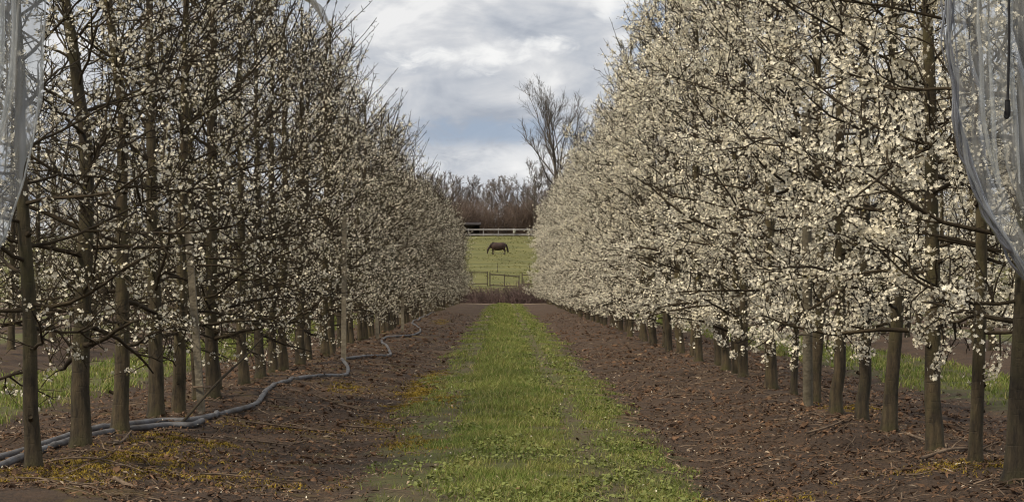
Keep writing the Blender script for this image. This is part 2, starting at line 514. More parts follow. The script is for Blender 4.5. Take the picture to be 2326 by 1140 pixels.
def stamp(tv, tq, pos, nrm, size, r):
    """copies of template at pos, z axis along nrm, random spin"""
    n = len(pos)
    nrm = unit(nrm)
    ref = unit(r.normal(size=(n, 3)))
    u = unit(np.cross(nrm, ref)); w = np.cross(nrm, u)
    V = pos[:, None, :] + size[:, None, None] * (tv[None, :, 0:1] * u[:, None] + tv[None, :, 1:2] * w[:, None] + tv[None, :, 2:3] * nrm[:, None])
    Q = (tq[None] + (np.arange(n) * len(tv))[:, None, None]).reshape(-1, tq.shape[1])
    return V.reshape(-1, 3), Q


def curve_batch(start, direc, length, K, r, wander=0.25, up=0.0):
    """N polylines of K points from start along direc with wander and an upward pull"""
    N = len(start)
    P = np.zeros((N, K, 3)); P[:, 0] = start
    d = unit(direc)
    st = (length / (K - 1))[:, None]
    for k in range(1, K):
        d = unit(d + r.normal(size=(N, 3)) * wander + np.array([0, 0, up]))
        P[:, k] = P[:, k - 1] + d * st
    return P


def along(P, n_per, r, lo=0.12, hi=1.0):
    """n_per[i] random samples on each polyline -> position, tangent, parent index, t"""
    N, K, _ = P.shape
    pi = np.repeat(np.arange(N), n_per)
    t = lo + (hi - lo) * r.random(len(pi))
    f = t * (K - 1); i = np.minimum(f.astype(int), K - 2); fr = (f - i)[:, None]
    a, b = P[pi, i], P[pi, i + 1]
    return a * (1 - fr) + b * fr, unit(b - a), pi, t


def plum(seed, H=5.1, rad=lambda z: 0.9, r0=0.06, lean=((0, 0), (6, 0)), clusters=1500, per=3, fl=0.015, lo=False,
         whips=10, limbs=26, leafy=0.3, zlow=0.72, lane=1.0, whip_len=0.8, spread=0.017, twigs=13):
    """returns trunk mesh, branch mesh, blossom mesh of one spindle-trained plum tree; lane: x sign of the open lane"""
    r = np.random.default_rng(seed)
    # trunk
    K = 18
    zz = np.concatenate([[-0.12, 0.0, 0.06, 0.16], np.linspace(0.35, H, K - 4)])
    lz, lx = zip(*lean)
    wx = np.interp(zz, lz, lx) + np.cumsum(r.normal(size=K) * 0.006) * (zz > 0.2)
    wy = np.cumsum(r.normal(size=K) * 0.007) * (zz > 0.2)
    tr = r0 * (1 - 0.80 * np.clip(zz / H, 0, 1) ** 1.15)
    tr[:4] *= np.array([1.50, 1.36, 1.17, 1.06])
    C = np.stack([wx, wy, zz], -1)
    S = 12
    a = np.arange(S) * 2 * math.pi / S
    lump = 1 + 0.09 * (r.random((K, S)) - 0.5) + 0.05 * np.sin(a * 3 + r.random() * 6)[None]
    V = np.stack([C[:, None, 0] + np.cos(a)[None] * tr[:, None] * lump, C[:, None, 1] + np.sin(a)[None] * tr[:, None] * lump,
                  np.repeat(zz[:, None], S, 1)], -1).reshape(-1, 3)
    idx = np.arange(K * S).reshape(K, S); nx = np.roll(idx, -1, 1)
    q = np.stack([idx[:-1], nx[:-1], nx[1:], idx[1:]], -1).reshape(-1, 4)
    trunk = mesh_from('trunk', V, [q, idx[-1:]], M['bark'], smooth=True)
    # limbs
    n = limbs
    lzv = zlow + (H - 0.35 - zlow) * (np.arange(n) + r.random(n) * 0.8) / n
    az = np.arange(n) * 2.39996 + r.random() * 6 + r.normal(size=n) * 0.35
    sx = np.interp(lzv, zz, wx); sy = np.interp(lzv, zz, wy); sr = np.interp(lzv, zz, tr)
    el = np.interp(lzv, [0.7, 1.6, 3.2, H], [-0.12, 0.18, 0.60, 0.95]) + r.normal(size=n) * 0.20
    el = np.maximum(el, -0.14)
    D = np.stack([np.cos(az) * np.cos(el), np.sin(az) * np.cos(el), np.sin(el)], -1)
    L = np.array([rad(z) for z in lzv]) * (0.80 + 0.45 * r.random(n))
    PL = curve_batch(np.stack([sx, sy, lzv], -1), D, L, 8, r, 0.13, 0.04)
    tap = np.linspace(1, 0.30, 8)[None]
    RL = np.clip(sr * 0.33, 0.006, 0.020)[:, None] * (0.75 + 0.5 * r.random((n, 1))) * tap
    # sub-branches
    cnt = np.maximum(4, (L * 9.5).astype(int))
    p, t, pi, tt = along(PL, cnt, r, 0.10, 1.0)
    d = unit(t * 0.55 + unit(r.normal(size=p.shape)) * 0.85 + np.array([0, 0, 0.22]))
    Ls = (0.20 + 0.38 * r.random(len(p))) * (1.1 - 0.45 * tt) * np.clip(L[pi], 0.5, 1.2)
    PS = curve_batch(p, d, Ls, 5, r, 0.20, 0.05)
    PS[:, :, 2] = np.maximum(PS[:, :, 2], zlow - 0.12 - 0.1 * r.random((len(p), 1)))
    RS = (0.0042 + 0.003 * r.random((len(p), 1))) * np.linspace(1, 0.45, 5)[None]
    # whips: long upright one-year shoots towards the light
    hi_l = np.where(lzv > 2.2)[0]
    wi = r.choice(hi_l, whips)
    wp, wt, _, _ = along(PL[wi], np.ones(whips, int), r, 0.5, 1.0)
    wd = unit(np.stack([np.where(r.random(whips) < 0.75, lane, -lane) * (0.35 + 0.65 * r.random(whips)), r.normal(size=whips) * 0.35, 0.75 + 0.4 * r.random(whips)], -1))
    PW = curve_batch(wp, wd, whip_len * (0.45 + 0.75 * r.random(whips)), 8, r, 0.08, 0.05)
    RW = np.linspace(0.0068, 0.0030, 8)[None] * np.ones((whips, 1))
    # twigs
    p, t, pi, tt = along(PS, np.maximum(2, (Ls * twigs).astype(int)), r, 0.15, 1.0)
    d = unit(t * 0.6 + unit(r.normal(size=p.shape)) * 0.8 + np.array([0, 0, 0.15]))
    Lt = 0.05 + 0.15 * r.random(len(p)) ** 1.5
    PT = curve_batch(p, d, Lt, 3, r, 0.18)
    RT = (0.0026 + 0.001 * r.random((len(p), 1))) * np.array([[1, 0.8, 0.5]])
    p2, t2, _, _ = along(PW, np.full(whips, 8), r, 0.1, 1.0)
    PT2 = curve_batch(p2, unit(t2 + r.normal(size=p2.shape) * 0.6), 0.03 + 0.05 * r.random(len(p2)), 3, r, 0.1)
    RT2 = np.full((len(p2), 3), 0.0042)
    ns = 5
    sz = 0.25 + (H * .6) * r.random(ns) ** 1.3; sa = r.random(ns) * 6.283
    s0 = np.stack([np.interp(sz, zz, wx), np.interp(sz, zz, wy), sz], -1)
    sd_ = np.stack([np.cos(sa), np.sin(sa), .45 + 0 * sa], -1)
    PK = curve_batch(s0, sd_, np.interp(sz, zz, tr) * 1.15 + .006 + .03 * r.random(ns) ** 2, 4, r, .04)
    RK = (0.012 + .010 * r.random((ns, 1))) * np.array([[1.3, 1.25, 1.1, .9]])
    b = Bag()
    b.add(*batch_tubes(PK, RK, 8, cap=True))
    b.add(*batch_tubes(PL, RL, 6)); b.add(*batch_tubes(PS, RS, 4)); b.add(*batch_tubes(PW, RW, 4))
    b.add(*batch_tubes(PT, RT, 3)); b.add(*batch_tubes(PT2, RT2, 3))
    branch = b.mesh('branches', M['branch'], smooth=True)
    # blossom clusters on twigs, sub-branches and a few on limbs
    nT = int(clusters * 0.45); nS = clusters - nT
    sel = r.integers(0, len(PT), nT)
    c1, _, _, _ = along(PT[sel], np.ones(nT, int), r, 0.3, 1.0)
    sel = r.integers(0, len(PS), nS)
    c2, _, _, _ = along(PS[sel], np.ones(nS, int), r, 0.2, 1.0)
    c3, _, _, _ = along(PW, np.full(whips, 5), r, 0.05, 0.6)
    # uneven bloom: patches of bare wood between full sprays
    cc = np.concatenate([c1, c2])
    cc = cc[vnoise(cc[:, 0] * 3 + 31 + cc[:, 2] * 1.1, cc[:, 2] * 3 + cc[:, 1] * 1.7, seed) > 0.30]
    cc = np.concatenate([cc, c3[:len(c3) // 2]])
    m = r.integers(max(1, per - 1), per + 3, len(cc))
    ci = np.repeat(np.arange(len(cc)), m)
    offv = r.normal(size=(len(ci), 3)) * spread
    pos = cc[ci] + offv
    axis = np.stack([np.interp(pos[:, 2], zz, wx), np.interp(pos[:, 2], zz, wy), pos[:, 2] - 0.05], -1)
    nrm = unit(offv) * 1.0 + unit(pos - axis) * 0.45 + r.normal(size=pos.shape) * 0.35
    size = fl * (0.55 + 0.75 * r.random(len(pos)))
    if lo:
        v1, q1 = stamp(LO_V, LO_Q, pos, nrm, size * 0.98, r)
    else:
        v1, q1 = stamp(FL_V, FL_Q, pos, nrm, size, r)
    nl = int(len(cc) * leafy)
    lp = cc[r.integers(0, len(cc), nl)] + r.normal(size=(nl, 3)) * 0.02
    v2, q2 = stamp(LEAF_V, LEAF_Q, lp, r.normal(size=(nl, 3)) + [0, 0, 0.4], 0.016 + 0.012 * r.random(nl), r)
    bl = mesh_from('blossom', np.concatenate([v1, v2]), [q1, q2 + len(v1)], [M['petal'], M['leaf']], [0, 1])
    return trunk, branch, bl


def radL(z):
    return float(np.interp(z, [0.6, 1.2, 3.0, 4.0, 5.2], [0.80, 0.98, 0.92, 0.62, 0.25]))


def radR(z):
    return float(np.interp(z, [0.6, 1.2, 3.4, 4.6, 6.0], [0.95, 1.22, 1.28, 1.0, 0.35]))


def plant(meshes, x, y, rz, s, label, group):
    e = bpy.data.objects.new('plum_tree', None)
    col.objects.link(e)
    e.empty_display_size = 0.2
    e.location = (x, y, float(ground(x, y)))
    e.rotation_euler = (0, 0, rz)
    e.scale = (s, s, s)
    tag(e, label, 'tree', group)
    obj('trunk', meshes[0], e)
    obj('branches', meshes[1], e)
    tag(obj('blossom', meshes[2], e), kind='stuff')
    return e


LP = dict(H=4.7, rad=radL, clusters=1450, per=2, fl=0.0132, whips=17, limbs=36, leafy=1.5, lane=1.0, whip_len=0.95, twigs=17, zlow=0.56)
RP = dict(H=5.9, rad=radR, clusters=2900, per=6, fl=0.0130, spread=0.021, twigs=14, whips=12, limbs=32, leafy=0.45, lane=-1.0, whip_len=0.85, zlow=0.68)

near_left = [   # pixel x of trunk, radius, lean (z, dx), label
    (78, 0.047, ((0, 0), (1.0, -0.03), (1.6, -0.085), (3.2, -0.16), (6, -0.2)), 'slender dark-trunked plum tree leaning out, beside the ends of the two grey hoses'),
    (185, 0.063, ((0, 0), (1.9, 0.03), (3.0, -0.13), (5.2, -0.35)), 'plum tree with olive-brown trunk and a stubby forked twig low down, by the hoses'),
    (275, 0.058, ((0, 0), (2.3, -0.02), (3.3, -0.145), (5.2, -0.3)), 'plum tree with trunk foot between parallel grey hoses and a pale curved stick'),
    (357, 0.062, ((0, 0), (6, -0.05)), 'plum tree just behind the grey hose, two trunks before the leaning weathered stake'),
    (406, 0.058, ((0, 0), (6, 0.05)), 'plum tree right next to the leaning weathered stake and the grey hose'),
]
near_right = [
    (2304, 0.062, ((0, 0), (1.2, 0.06), (4, 0.12)), 'pale grey-trunked plum tree half behind the hanging polythene with the black cord'),
    (2214, 0.040, ((0, 0), (1.3, 0.04), (4, -0.03)), 'thin straight dark-trunked blossoming plum tree next to the pale grey trunk'),
    (2124, 0.055, ((0, 0), (1.0, -0.01), (4, -0.07)), 'full-blossomed plum tree next to the thin dark trunk, with a blossom sprig hanging low'),
    (2018, 0.053, ((0, 0), (0.9, 0.05), (4, 0.02)), 'full-blossomed plum tree leaning slightly, on the soil mound with twigs at its foot'),
    (1957, 0.050, ((0, 0), (6, 0.05)), 'full-blossomed plum tree rooted on the mossy crest of the soil mound'),
    (1898, 0.052, ((0, 0), (0.9, 0.01), (5, -0.05)), 'full-blossomed plum tree with dark trunk just before the round grey post'),
]


def plant_rows():
    nl, nr = [], []
    for i, (x, r0, ln, lb) in enumerate(near_left):
        m = plum(100 + i, r0=r0, lean=ln, **LP)
        nl.append(m)
        d = F * 2.8 / (VPX - x)
        plant(m, -2.8, d, 0, 1.0, lb, 'plum trees along the hose side of the grass lane')
    for i, (x, r0, ln, lb) in enumerate(near_right):
        m = plum(200 + i, r0=r0, lean=ln, **RP)
        nr.append(m)
        d = F * 2.8 / (x - VPX)
        plant(m, 2.8, d, 0, 1.0, lb, 'plum trees along the bare-soil side of the grass lane')
    lo = dict(lo=True)
    fl_ = [plum(300 + i, r0=0.056 + 0.004 * (i % 3), **{**LP, **lo, 'clusters': (1400, 1050, 1600, 1250, 1500)[i], 'zlow': 0.44}) for i in range(5)]
    fr_ = [plum(400 + i, r0=0.052 + 0.004 * (i % 3), **{**RP, **lo, 'clusters': (2400, 1900, 2700, 2150, 2500)[i], 'zlow': 0.50}) for i in range(5)]
    r = np.random.default_rng(5)
    lab_l = 'sparsely blossoming plum tree with dark trunk in the row along the grey hose'
    lab_r = 'densely white-blossomed plum tree in the row along the hose-free soil strip'
    # main rows: first the trunks that can be read off, then regular spacing to the hedge
    dl = [F * 2.8 / (VPX - x) for x in (442, 474, 504, 565, 597, 628, 652, 678, 705)]
    dr = [F * 2.8 / (x - VPX) for x in (1836, 1790, 1756, 1700, 1671, 1645, 1620, 1592, 1566, 1540)]
    while dl[-1] < 138: dl.append(dl[-1] + 1.55 + 0.25 * r.normal() * 0.5)
    while dr[-1] < 138: dr.append(dr[-1] + 1.55 + 0.25 * r.normal() * 0.5)
    for side, ds, nm, fm, lab, grp in ((-1, dl, nl, fl_, lab_l, 'plum trees along the hose side of the grass lane'),
                                       (1, dr, nr, fr_, lab_r, 'plum trees along the bare-soil side of the grass lane')):
        special = ({0: 'plum tree hidden directly behind the leaning weathered stake', 1: 'plum tree just past the leaning weathered stake', 2: 'plum tree by the upper end of the long thin leaning shoot', 3: 'thick-trunked plum tree where the grey hose first swings away from the row',
                    len(ds) - 1: 'last plum tree of the hose-side row, next to the bramble hedge'} if side < 0 else
                   {0: 'full-blossomed plum tree touching the round grey post', 1: 'full-blossomed plum tree just past the round grey post', len(ds) - 1: 'last plum tree of the hose-free row, next to the bramble hedge'})
        for i, d in enumerate(ds):
            pool = nm if d < (20.5 if side < 0 else 22) else fm
            m = pool[int(r.integers(0, len(pool)))]
            plant(m, side * 2.8 + r.normal() * 0.05, d, r.normal() * 0.35, 0.84 + 0.28 * r.random(), special.get(i, lab), grp)
    # rows of the neighbouring lanes, seen between the trunks
    for side, fm, lab2, lab3 in ((-1, fl_, 'blossoming plum tree of the row beyond the grass lane behind the grey hose', 'blossoming plum tree two lanes beyond the row along the grey hose'),
                                 (1, fr_, 'white-blossomed plum tree of the row beyond the grass lane behind the round grey post', 'white-blossomed plum tree two lanes beyond the hose-free row')):
        for x, d0, d1, st, lb, g in ((8.4, 33, 112, 2.2, lab2, 'row one lane over'), (14.0, 58, 112, 2.8, lab3, 'row two lanes over')):
            d = d0
            while d < d1:
                plant(fm[int(r.integers(0, 5))], side * x + r.normal() * 0.08, d, r.normal() * 0.5, 0.88 + 0.2 * r.random(), lb,
                      'plum trees in the ' + g + (' on the hose side' if side < 0 else ' on the bare-soil side'))
                d += st * (0.9 + 0.2 * r.random())


plant_rows()


# ------------------------------------------------------------------ stakes and posts in the rows
def stake(p, h, r, tilt, label, name='wooden_stake', square=True, group=None):
    K = 9
    z = np.linspace(-0.15, h, K)
    S = 4 if square else 12
    a = np.arange(S) * 2 * math.pi / S + (math.pi / 4 if square else 0)
    b = []
    for k in range(K):
        rr = r * (1 + 0.06 * (rng.random(S) - 0.5)) * (1 - 0.10 * k / K)
        b.append(np.stack([np.cos(a) * rr + tilt[0] * z[k], np.sin(a) * rr + tilt[1] * z[k], np.full(S, z[k]) + (0.01 * rng.random(S) if k == K - 1 else 0)], -1))
    V = np.concatenate(b)
    idx = np.arange(K * S).reshape(K, S); nx = np.roll(idx, -1, 1)
    q = np.stack([idx[:-1], nx[:-1], nx[1:], idx[1:]], -1).reshape(-1, 4)
    e = obj(name, mesh_from(name, V, [q, idx[-1:]], M['stake' if square else 'postwood'], smooth=not square), loc=tuple(p))
    tag(e, label, 'stake' if square else 'post', group)
    return e


def stakes():
    p = px(459, 972)
    s = stake(p, 1.5, 0.042, (-0.075, 0.0), 'weathered grey split-timber stake leaning among the trunks behind the grey hose')
    V, fcs = path_tube([(-0.06, -0.035, 0.22), (0.0, -0.06, 0.225), (0.06, -0.035, 0.22), (0.06, 0.05, 0.222), (-0.06, 0.05, 0.222), (-0.062, -0.02, 0.22)], 0.008, 6)
    b = Bag(); b.add(V, fcs)
    obj('tie', b.mesh('tie', M['stick'], True), s)
    p = px(1812, 948); p[0] = 2.72
    stake(p, 2.6, 0.045, (-0.005, 0), 'round grey timber post standing among the blossoming trunks', 'round_post', False)
    far = 'thin pale weathered stake standing where the looping hose straightens towards the hedge'
    for x, y, h, t, lb in ((781, 836, 2.1, 0.004, 'tall thin pale stake inside the first sharp loop of the grey hose'), (858, 782, 1.5, -0.04, 'short leaning pale stake beside the second loop of the grey hose'),
                           (914, 761, 2.2, 0.01, 'pale stake beside the small third loop of the grey hose'), (963, 727, 2.2, 0.0, far), (984, 712, 2.0, -0.01, far), (1021, 696, 1.9, 0.0, far)):
        p = px(x, y)
        stake(p, h, 0.05, (t, 0), lb, group='pale stakes along the hose-side row')


stakes()


# ------------------------------------------------------------------ irrigation hoses
def laid(pts, lift):
    """dense points of a hose lying on the uneven ground"""
    P = np.array([px(x, y)[:2] for x, y in pts])
    E = np.vstack([2 * P[0] - P[1], P, 2 * P[-1] - P[-2]])
    out = []
    for i in range(1, len(E) - 2):
        m = max(4, int(np.linalg.norm(E[i + 1] - E[i]) / 0.07))
        for t in np.linspace(0, 1, m, endpoint=False):
            p0, p1, p2, p3 = E[i - 1], E[i], E[i + 1], E[i + 2]
            out.append(0.5 * ((2 * p1) + (-p0 + p2) * t + (2 * p0 - 5 * p1 + 4 * p2 - p3) * t * t + (-p0 + 3 * p1 - 3 * p2 + p3) * t ** 3))
    C = np.array(out)
    C[:, 0] += 0.020 * (vnoise(np.arange(len(C)) * .07, np.zeros(len(C)), 77) - .5)
    z = ground(C[:, 0], C[:, 1])
    zp = np.pad(z, 12, 'edge')
    z = np.maximum(np.convolve(zp, np.ones(25) / 25, 'valid'), z - .022) + lift + .006
    return np.column_stack([C, z])


def hoses():
    A = [(-90, 1092), (0, 1066), (60, 1052), (150, 1028), (200, 1011), (270, 1001), (310, 996), (370, 990), (430, 989), (480, 980), (530, 962),
         (582, 945), (606, 918), (650, 888), (720, 874), (768, 868), (790, 859), (788, 846), (777, 834), (800, 828), (850, 820), (884, 815), (884, 803),
         (868, 788), (878, 779), (905, 773), (943, 768), (955, 758), (944, 748), (938, 742), (968, 725), (1000, 708), (1030, 697)]
    V, fcs = path_tube(laid(A, .020), 0.0235, 10, sub=1, wob=0.05)
    b = Bag(); b.add(V, fcs)
    h = obj('irrigation_hose', b.mesh('hose', M['hose'], True))
    tag(h, 'long grey irrigation hose snaking in loops along the foot of the tree row', 'hose')
    B = [(-90, 1122), (0, 1094), (60, 1071), (140, 1046), (200, 1028), (270, 1012), (330, 1004), (390, 999), (436, 1000), (466, 990)]
    V, fcs = path_tube(laid(B, .020), 0.0235, 10, sub=1, wob=0.05)
    b = Bag(); b.add(V, fcs)
    h = obj('irrigation_hose', b.mesh('hose', M['hose'], True))
    tag(h, 'short grey hose lying parallel in front of the long looping hose', 'hose')


hoses()


# ------------------------------------------------------------------ grass, moss, litter
def blades(pos, h, w, lean, r, K=3):
    """curved tapering blades"""
    n = len(pos)
    az = r.random(n) * 2 * math.pi
    face = az + math.pi / 2 + r.normal(size=n) * 0.5
    L = lean * (0.4 + r.random(n))
    V = []
    for k in range(K):
        t = k / (K - 1)
        c = pos + np.stack([np.cos(az) * L * h * t ** 2, np.sin(az) * L * h * t ** 2, h * t * (1 - 0.25 * L * t)], -1)
        ww = (w * (1 - t) * 0.5)[:, None]
        s = np.stack([np.cos(face), np.sin(face), np.zeros(n)], -1)
        if k < K - 1:
            V += [c - s * ww, c + s * ww]
        else:
            V.append(c)
    V = np.stack(V, 1)
    m = V.shape[1]
    base = (np.arange(n) * m)[:, None]
    q = [base + np.array([[2 * k, 2 * k + 1, 2 * k + 3, 2 * k + 2]]) for k in range(K - 2)]
    tri = base + np.array([[2 * (K - 2), 2 * (K - 2) + 1, m - 1]])
    return V.reshape(-1, 3), [np.concatenate(q)] if K > 2 and not len(tri) else [np.concatenate(q), tri]


def grass_density(x, y):
    d = lane_d(x)
    edge = d + 0.55 * (vnoise(x * 1.6, y * 0.9, 11) - 0.5) + 0.35 * (vnoise(x * 5, y * 3, 12) - 0.5)
    g = np.clip((1.02 - edge) / 0.22, 0, 1) * np.clip(1.2 - np.exp(-((x + .80) / .28) ** 2 - ((y - 11.5) / 2.6) ** 2) * 1.3, 0, 1)
    u = np.mod(x - 0.15 + 2.8, 5.6) - 2.8
    rut = np.exp(-((u - 0.45) / 0.17) ** 2) * (vnoise(x * 2, y * 0.45, 13) > 0.28) + np.exp(-((u + 0.66) / 0.18) ** 2) * (vnoise(x * 2, y * 0.5, 14) > 0.32)
    g *= np.clip(1 - 0.95 * rut, 0, 1)
    g *= np.clip(0.25 + 1.7 * (vnoise(x * 3.1, y * 2.2, 15) - 0.25), 0.06, 1)
    return g


def make_grass():
    r = np.random.default_rng(21)
    P, H, Wd = [], [], []
    for y0, y1, n, hh, ww in ((11.2, 18, 90000, 0.060, 0.0060), (18, 30, 90000, 0.062, 0.0085), (30, 60, 75000, 0.066, 0.015), (60, 141, 60000, 0.075, 0.036)):
        X = 0.15 + (r.random(n) - 0.5) * 2.9
        t = r.random(n); Y = y0 * (y1 / y0) ** t
        k = r.random(n) < grass_density(X, Y)
        X, Y = X[k], Y[k]
        lush = 0.7 + 1.0 * np.exp(-((X + 0.05) / 0.38) ** 2) * np.clip((Y - 14) / 10, 0.25, 1)
        P.append(np.stack([X, Y, ground(X, Y) - 0.004], -1)); H.append(hh * lush * (0.5 + 0.8 * r.random(len(X)))); Wd.append(ww * (0.7 + 0.6 * r.random(len(X))))
    for side in (-1, 1):       # neighbouring lanes
        n = 60000
        X = side * 5.6 + 0.15 + (r.random(n) - 0.5) * 2.9
        Y = 16 * (90 / 16) ** r.random(n)
        k = r.random(n) < grass_density(X, Y)
        X, Y = X[k], Y[k]
        P.append(np.stack([X, Y, ground(X, Y) - 0.004], -1)); H.append(0.085 * (0.5 + 0.9 * r.random(len(X)))); Wd.append(0.0006 * Y * (0.7 + 0.6 * r.random(len(X))))
    P, H, Wd = np.concatenate(P), np.concatenate(H), np.concatenate(Wd)
    V, fcs = blades(P, H, Wd, 0.75, r)
    o = obj('grass', mesh_from('grass', V, fcs, M['grass']))
    tag(o, 'short green grass growing along the middle of the lanes', 'grass', kind='stuff')
    # broad-leaved weeds: rosettes of rounded leaves among the grass
    n = 5200
    X = 0.2 + (r.random(n) - 0.5) * 2.6; Y = 11.3 * (70 / 11.3) ** r.random(n)
    k = (vnoise(X * 2.3, Y * 1.3, 35) > 0.50) & (r.random(n) < np.clip(1.25 - lane_d(X), 0, 1))
    X, Y = X[k], Y[k]
    m = r.integers(4, 9, len(X)); ci = np.repeat(np.arange(len(X)), m); n = len(ci)
    az = r.random(n) * 6.283
    up_ = np.stack([np.cos(az) * .5, np.sin(az) * .5, np.ones(n)], -1)
    px_, py_ = X[ci] + np.cos(az) * .022, Y[ci] + np.sin(az) * .022
    v, q = stamp(WEED_V, WEED_Q, np.stack([px_, py_, ground(px_, py_) + .02 + .025 * r.random(n)], -1), up_ + r.normal(size=(n, 3)) * .3, (0.006 + 0.009 * r.random(n)) * (1 + Y[ci] / 60), r)
    tag(obj('weeds', mesh_from('weeds', v, [q], M['weed'])), 'small broad-leaved green weeds among the lane grass', 'weeds', kind='stuff')
    # meadow tufts round the gate, the horse and the fence
    n = 14000
    Y = 152 + 148 * r.random(n); X = (r.random(n) - 0.5) * 34
    k = vnoise(X * 0.35, Y * 0.16, 33) > 0.42
    X, Y = X[k], Y[k]
    V, fcs = blades(np.stack([X, Y, ground(X, Y) - 0.01], -1), 0.06 + 0.10 * r.random(len(X)), 0.10 + 0.06 * r.random(len(X)), 1.0, r)
    o = obj('meadow_grass', mesh_from('meadow_grass', V, fcs, M['meadow']))
    tag(o, 'short yellowish grass of the sloping horse meadow', 'grass', kind='stuff')


def make_litter():
    r = np.random.default_rng(31)
    # wood chips and crumbs of bark
    X, Y = [], []
    for y0, y1, n in ((11.2, 20, 60000), (20, 40, 52000), (40, 90, 22000)):
        xx = (r.random(n) - 0.5) * (10.5 if y0 < 45 else 7.5)
        yy = y0 * (y1 / y0) ** r.random(n)
        X.append(xx); Y.append(yy)
    X, Y = np.concatenate(X), np.concatenate(Y)
    k = r.random(len(X)) < np.clip((lane_d(X) - 0.75) * 1.6, 0.06, 1) * (0.45 + 0.55 * vnoise(X * 2.2, Y * 1.4, 41))
    X, Y = X[k], Y[k]
    n = len(X)
    P = np.stack([X, Y, ground(X, Y) + 0.004 + 0.012 * r.random(n)], -1)
    az = r.random(n) * math.pi * 2; el = r.normal(size=n) * 0.28
    L = (0.014 + 0.045 * r.random(n) ** 2.2) * (1 + Y / 45); Wd = (0.004 + 0.010 * r.random(n)) * (1 + Y / 45)
    d = np.stack([np.cos(az) * np.cos(el), np.sin(az) * np.cos(el), np.sin(el)], -1)
    s = unit(np.cross(d, [0, 0, 1.0]) + r.normal(size=(n, 3)) * 0.35)
    up = np.cross(s, d)
    mid = P + up * (L * 0.25 * r.random(n))[:, None]
    V = np.stack([P - d * L[:, None] * .5 - s * Wd[:, None] * .3, P - d * L[:, None] * .5 + s * Wd[:, None] * .3, mid + s * Wd[:, None] * .5,
                  P + d * L[:, None] * .5, mid - s * Wd[:, None] * .5], 1).reshape(-1, 3)
    b = (np.arange(n) * 5)[:, None]
    mk = r.random(n) < 0.06 + 0.22 * np.clip(1.6 - lane_d(X), 0, 1)
    me = mesh_from('litter', V, [(b + np.array([[0, 1, 2, 4]]))[~mk], (b + np.array([[4, 2, 3]]))[~mk], (b + np.array([[0, 1, 2, 4]]))[mk], (b + np.array([[4, 2, 3]]))[mk]],
                   [M['chip'], M['straw']], [0, 0, 1, 1])
    tag(obj('wood_chip_litter', me), 'brown wood chips, dead leaves and bark crumbs littering the soil strips', 'litter', kind='stuff')
    # clods of soil
    n = 9000
    X = (r.random(n) - 0.5) * 8.5; Y = 11.2 * (60 / 11.2) ** r.random(n)
    k = r.random(n) < np.clip((lane_d(X) - 0.85) * 1.5, 0, 1) * (vnoise(X * 1.7, Y * .9, 43) > .35)
    X, Y = X[k], Y[k]; n = len(X)
    v, q = stamp(CLOD_V, CLOD_Q, np.stack([X, Y, ground(X, Y) + .002], -1), r.normal(size=(n, 3)) * .5 + [0, 0, 1.0], (0.008 + 0.026 * r.random(n) ** 2.5) * (1 + Y / 60), r)
    v += r.normal(size=v.shape) * 0.003
    tag(obj('soil_clods', mesh_from('clods', v, [q], M['chip'], smooth=False)), 'crumbly brown clods of soil on the bare strips', 'soil', kind='stuff')
    # fine twigs and dry grass stems
    n = 3800
    X = (r.random(n) - 0.5) * 7.4; Y = 11.2 * (45 / 11.2) ** r.random(n)
    k = r.random(n) < np.clip((lane_d(X) - 0.55) * 1.2, 0.03, 1)
    X, Y = X[k], Y[k]; n = len(X)
    az = r.random(n) * math.pi * 2
    PT = curve_batch(np.stack([X, Y, ground(X, Y) + 0.008], -1), np.stack([np.cos(az), np.sin(az), 0.10 * np.ones(n)], -1), 0.08 + 0.22 * r.random(n), 4, r, 0.22)
    g = ground(PT[:, :, 0], PT[:, :, 1]); PT[:, :, 2] = g + 0.006 + 0.02 * r.random((n, 4))
    V, fcs = batch_tubes(PT, (0.0018 + 0.003 * r.random((n, 1))) * np.linspace(1, .5, 4)[None] * (1 + PT[:, :1, 1] / 60), 3)
    tag(obj('fallen_twigs', mesh_from('twigs', V, fcs, M['stick'])), 'thin dry twigs and dead stems strewn over the soil strips', 'twigs', kind='stuff')
    # yellow moss cushions
    C = []
    def patch(x, y, sx, sy, n):
        c = px(x, y)
        C.append(np.stack([c[0] + r.normal(size=n) * sx, c[1] + r.normal(size=n) * sy], -1))
    for x, y, sx, sy, n in ((922, 918, .09, .35, 700), (945, 890, .10, .5, 800), (962, 868, .10, .5, 700), (985, 848, .10, .7, 500), (1003, 735, .12, 2.0, 300),
                            (790, 890, .14, .6, 380), (440, 1035, .20, .25, 700), (280, 1075, .25, .25, 600), (150, 1105, .25, .25, 600), (340, 1060, .2, .2, 350), (40, 1120, .2, .2, 500),
                            (860, 960, .1, .4, 260), (620, 985, .3, .3, 260), (2180, 1105, .2, .2, 500), (1930, 955, .14, .25, 350), (1700, 1130, .2, .15, 260),
                            (930, 1010, .12, .4, 260), (1010, 910, .1, .8, 300), (520, 1100, .3, .2, 260)):
        patch(x, y, sx, sy, n)
    c = np.concatenate(C); c = np.repeat(c, 5, axis=0) + r.normal(size=(len(c) * 5, 2)) * [0.028, 0.05]; n = len(c)
    P = np.stack([c[:, 0], c[:, 1], ground(c[:, 0], c[:, 1]) - 0.002], -1)
    V, fcs = blades(P, 0.010 + 0.022 * r.random(n), 0.006 + 0.006 * r.random(n), 1.2, r)
    tag(obj('moss', mesh_from('moss', V, fcs, M['moss'])), 'yellow-ochre moss cushions on the soil and along the grass edge', 'moss', kind='stuff')
    # fallen petals
    n = 900
    X = (r.random(n) - 0.5) * 6.4; Y = 11.5 * (45 / 11.5) ** r.random(n)
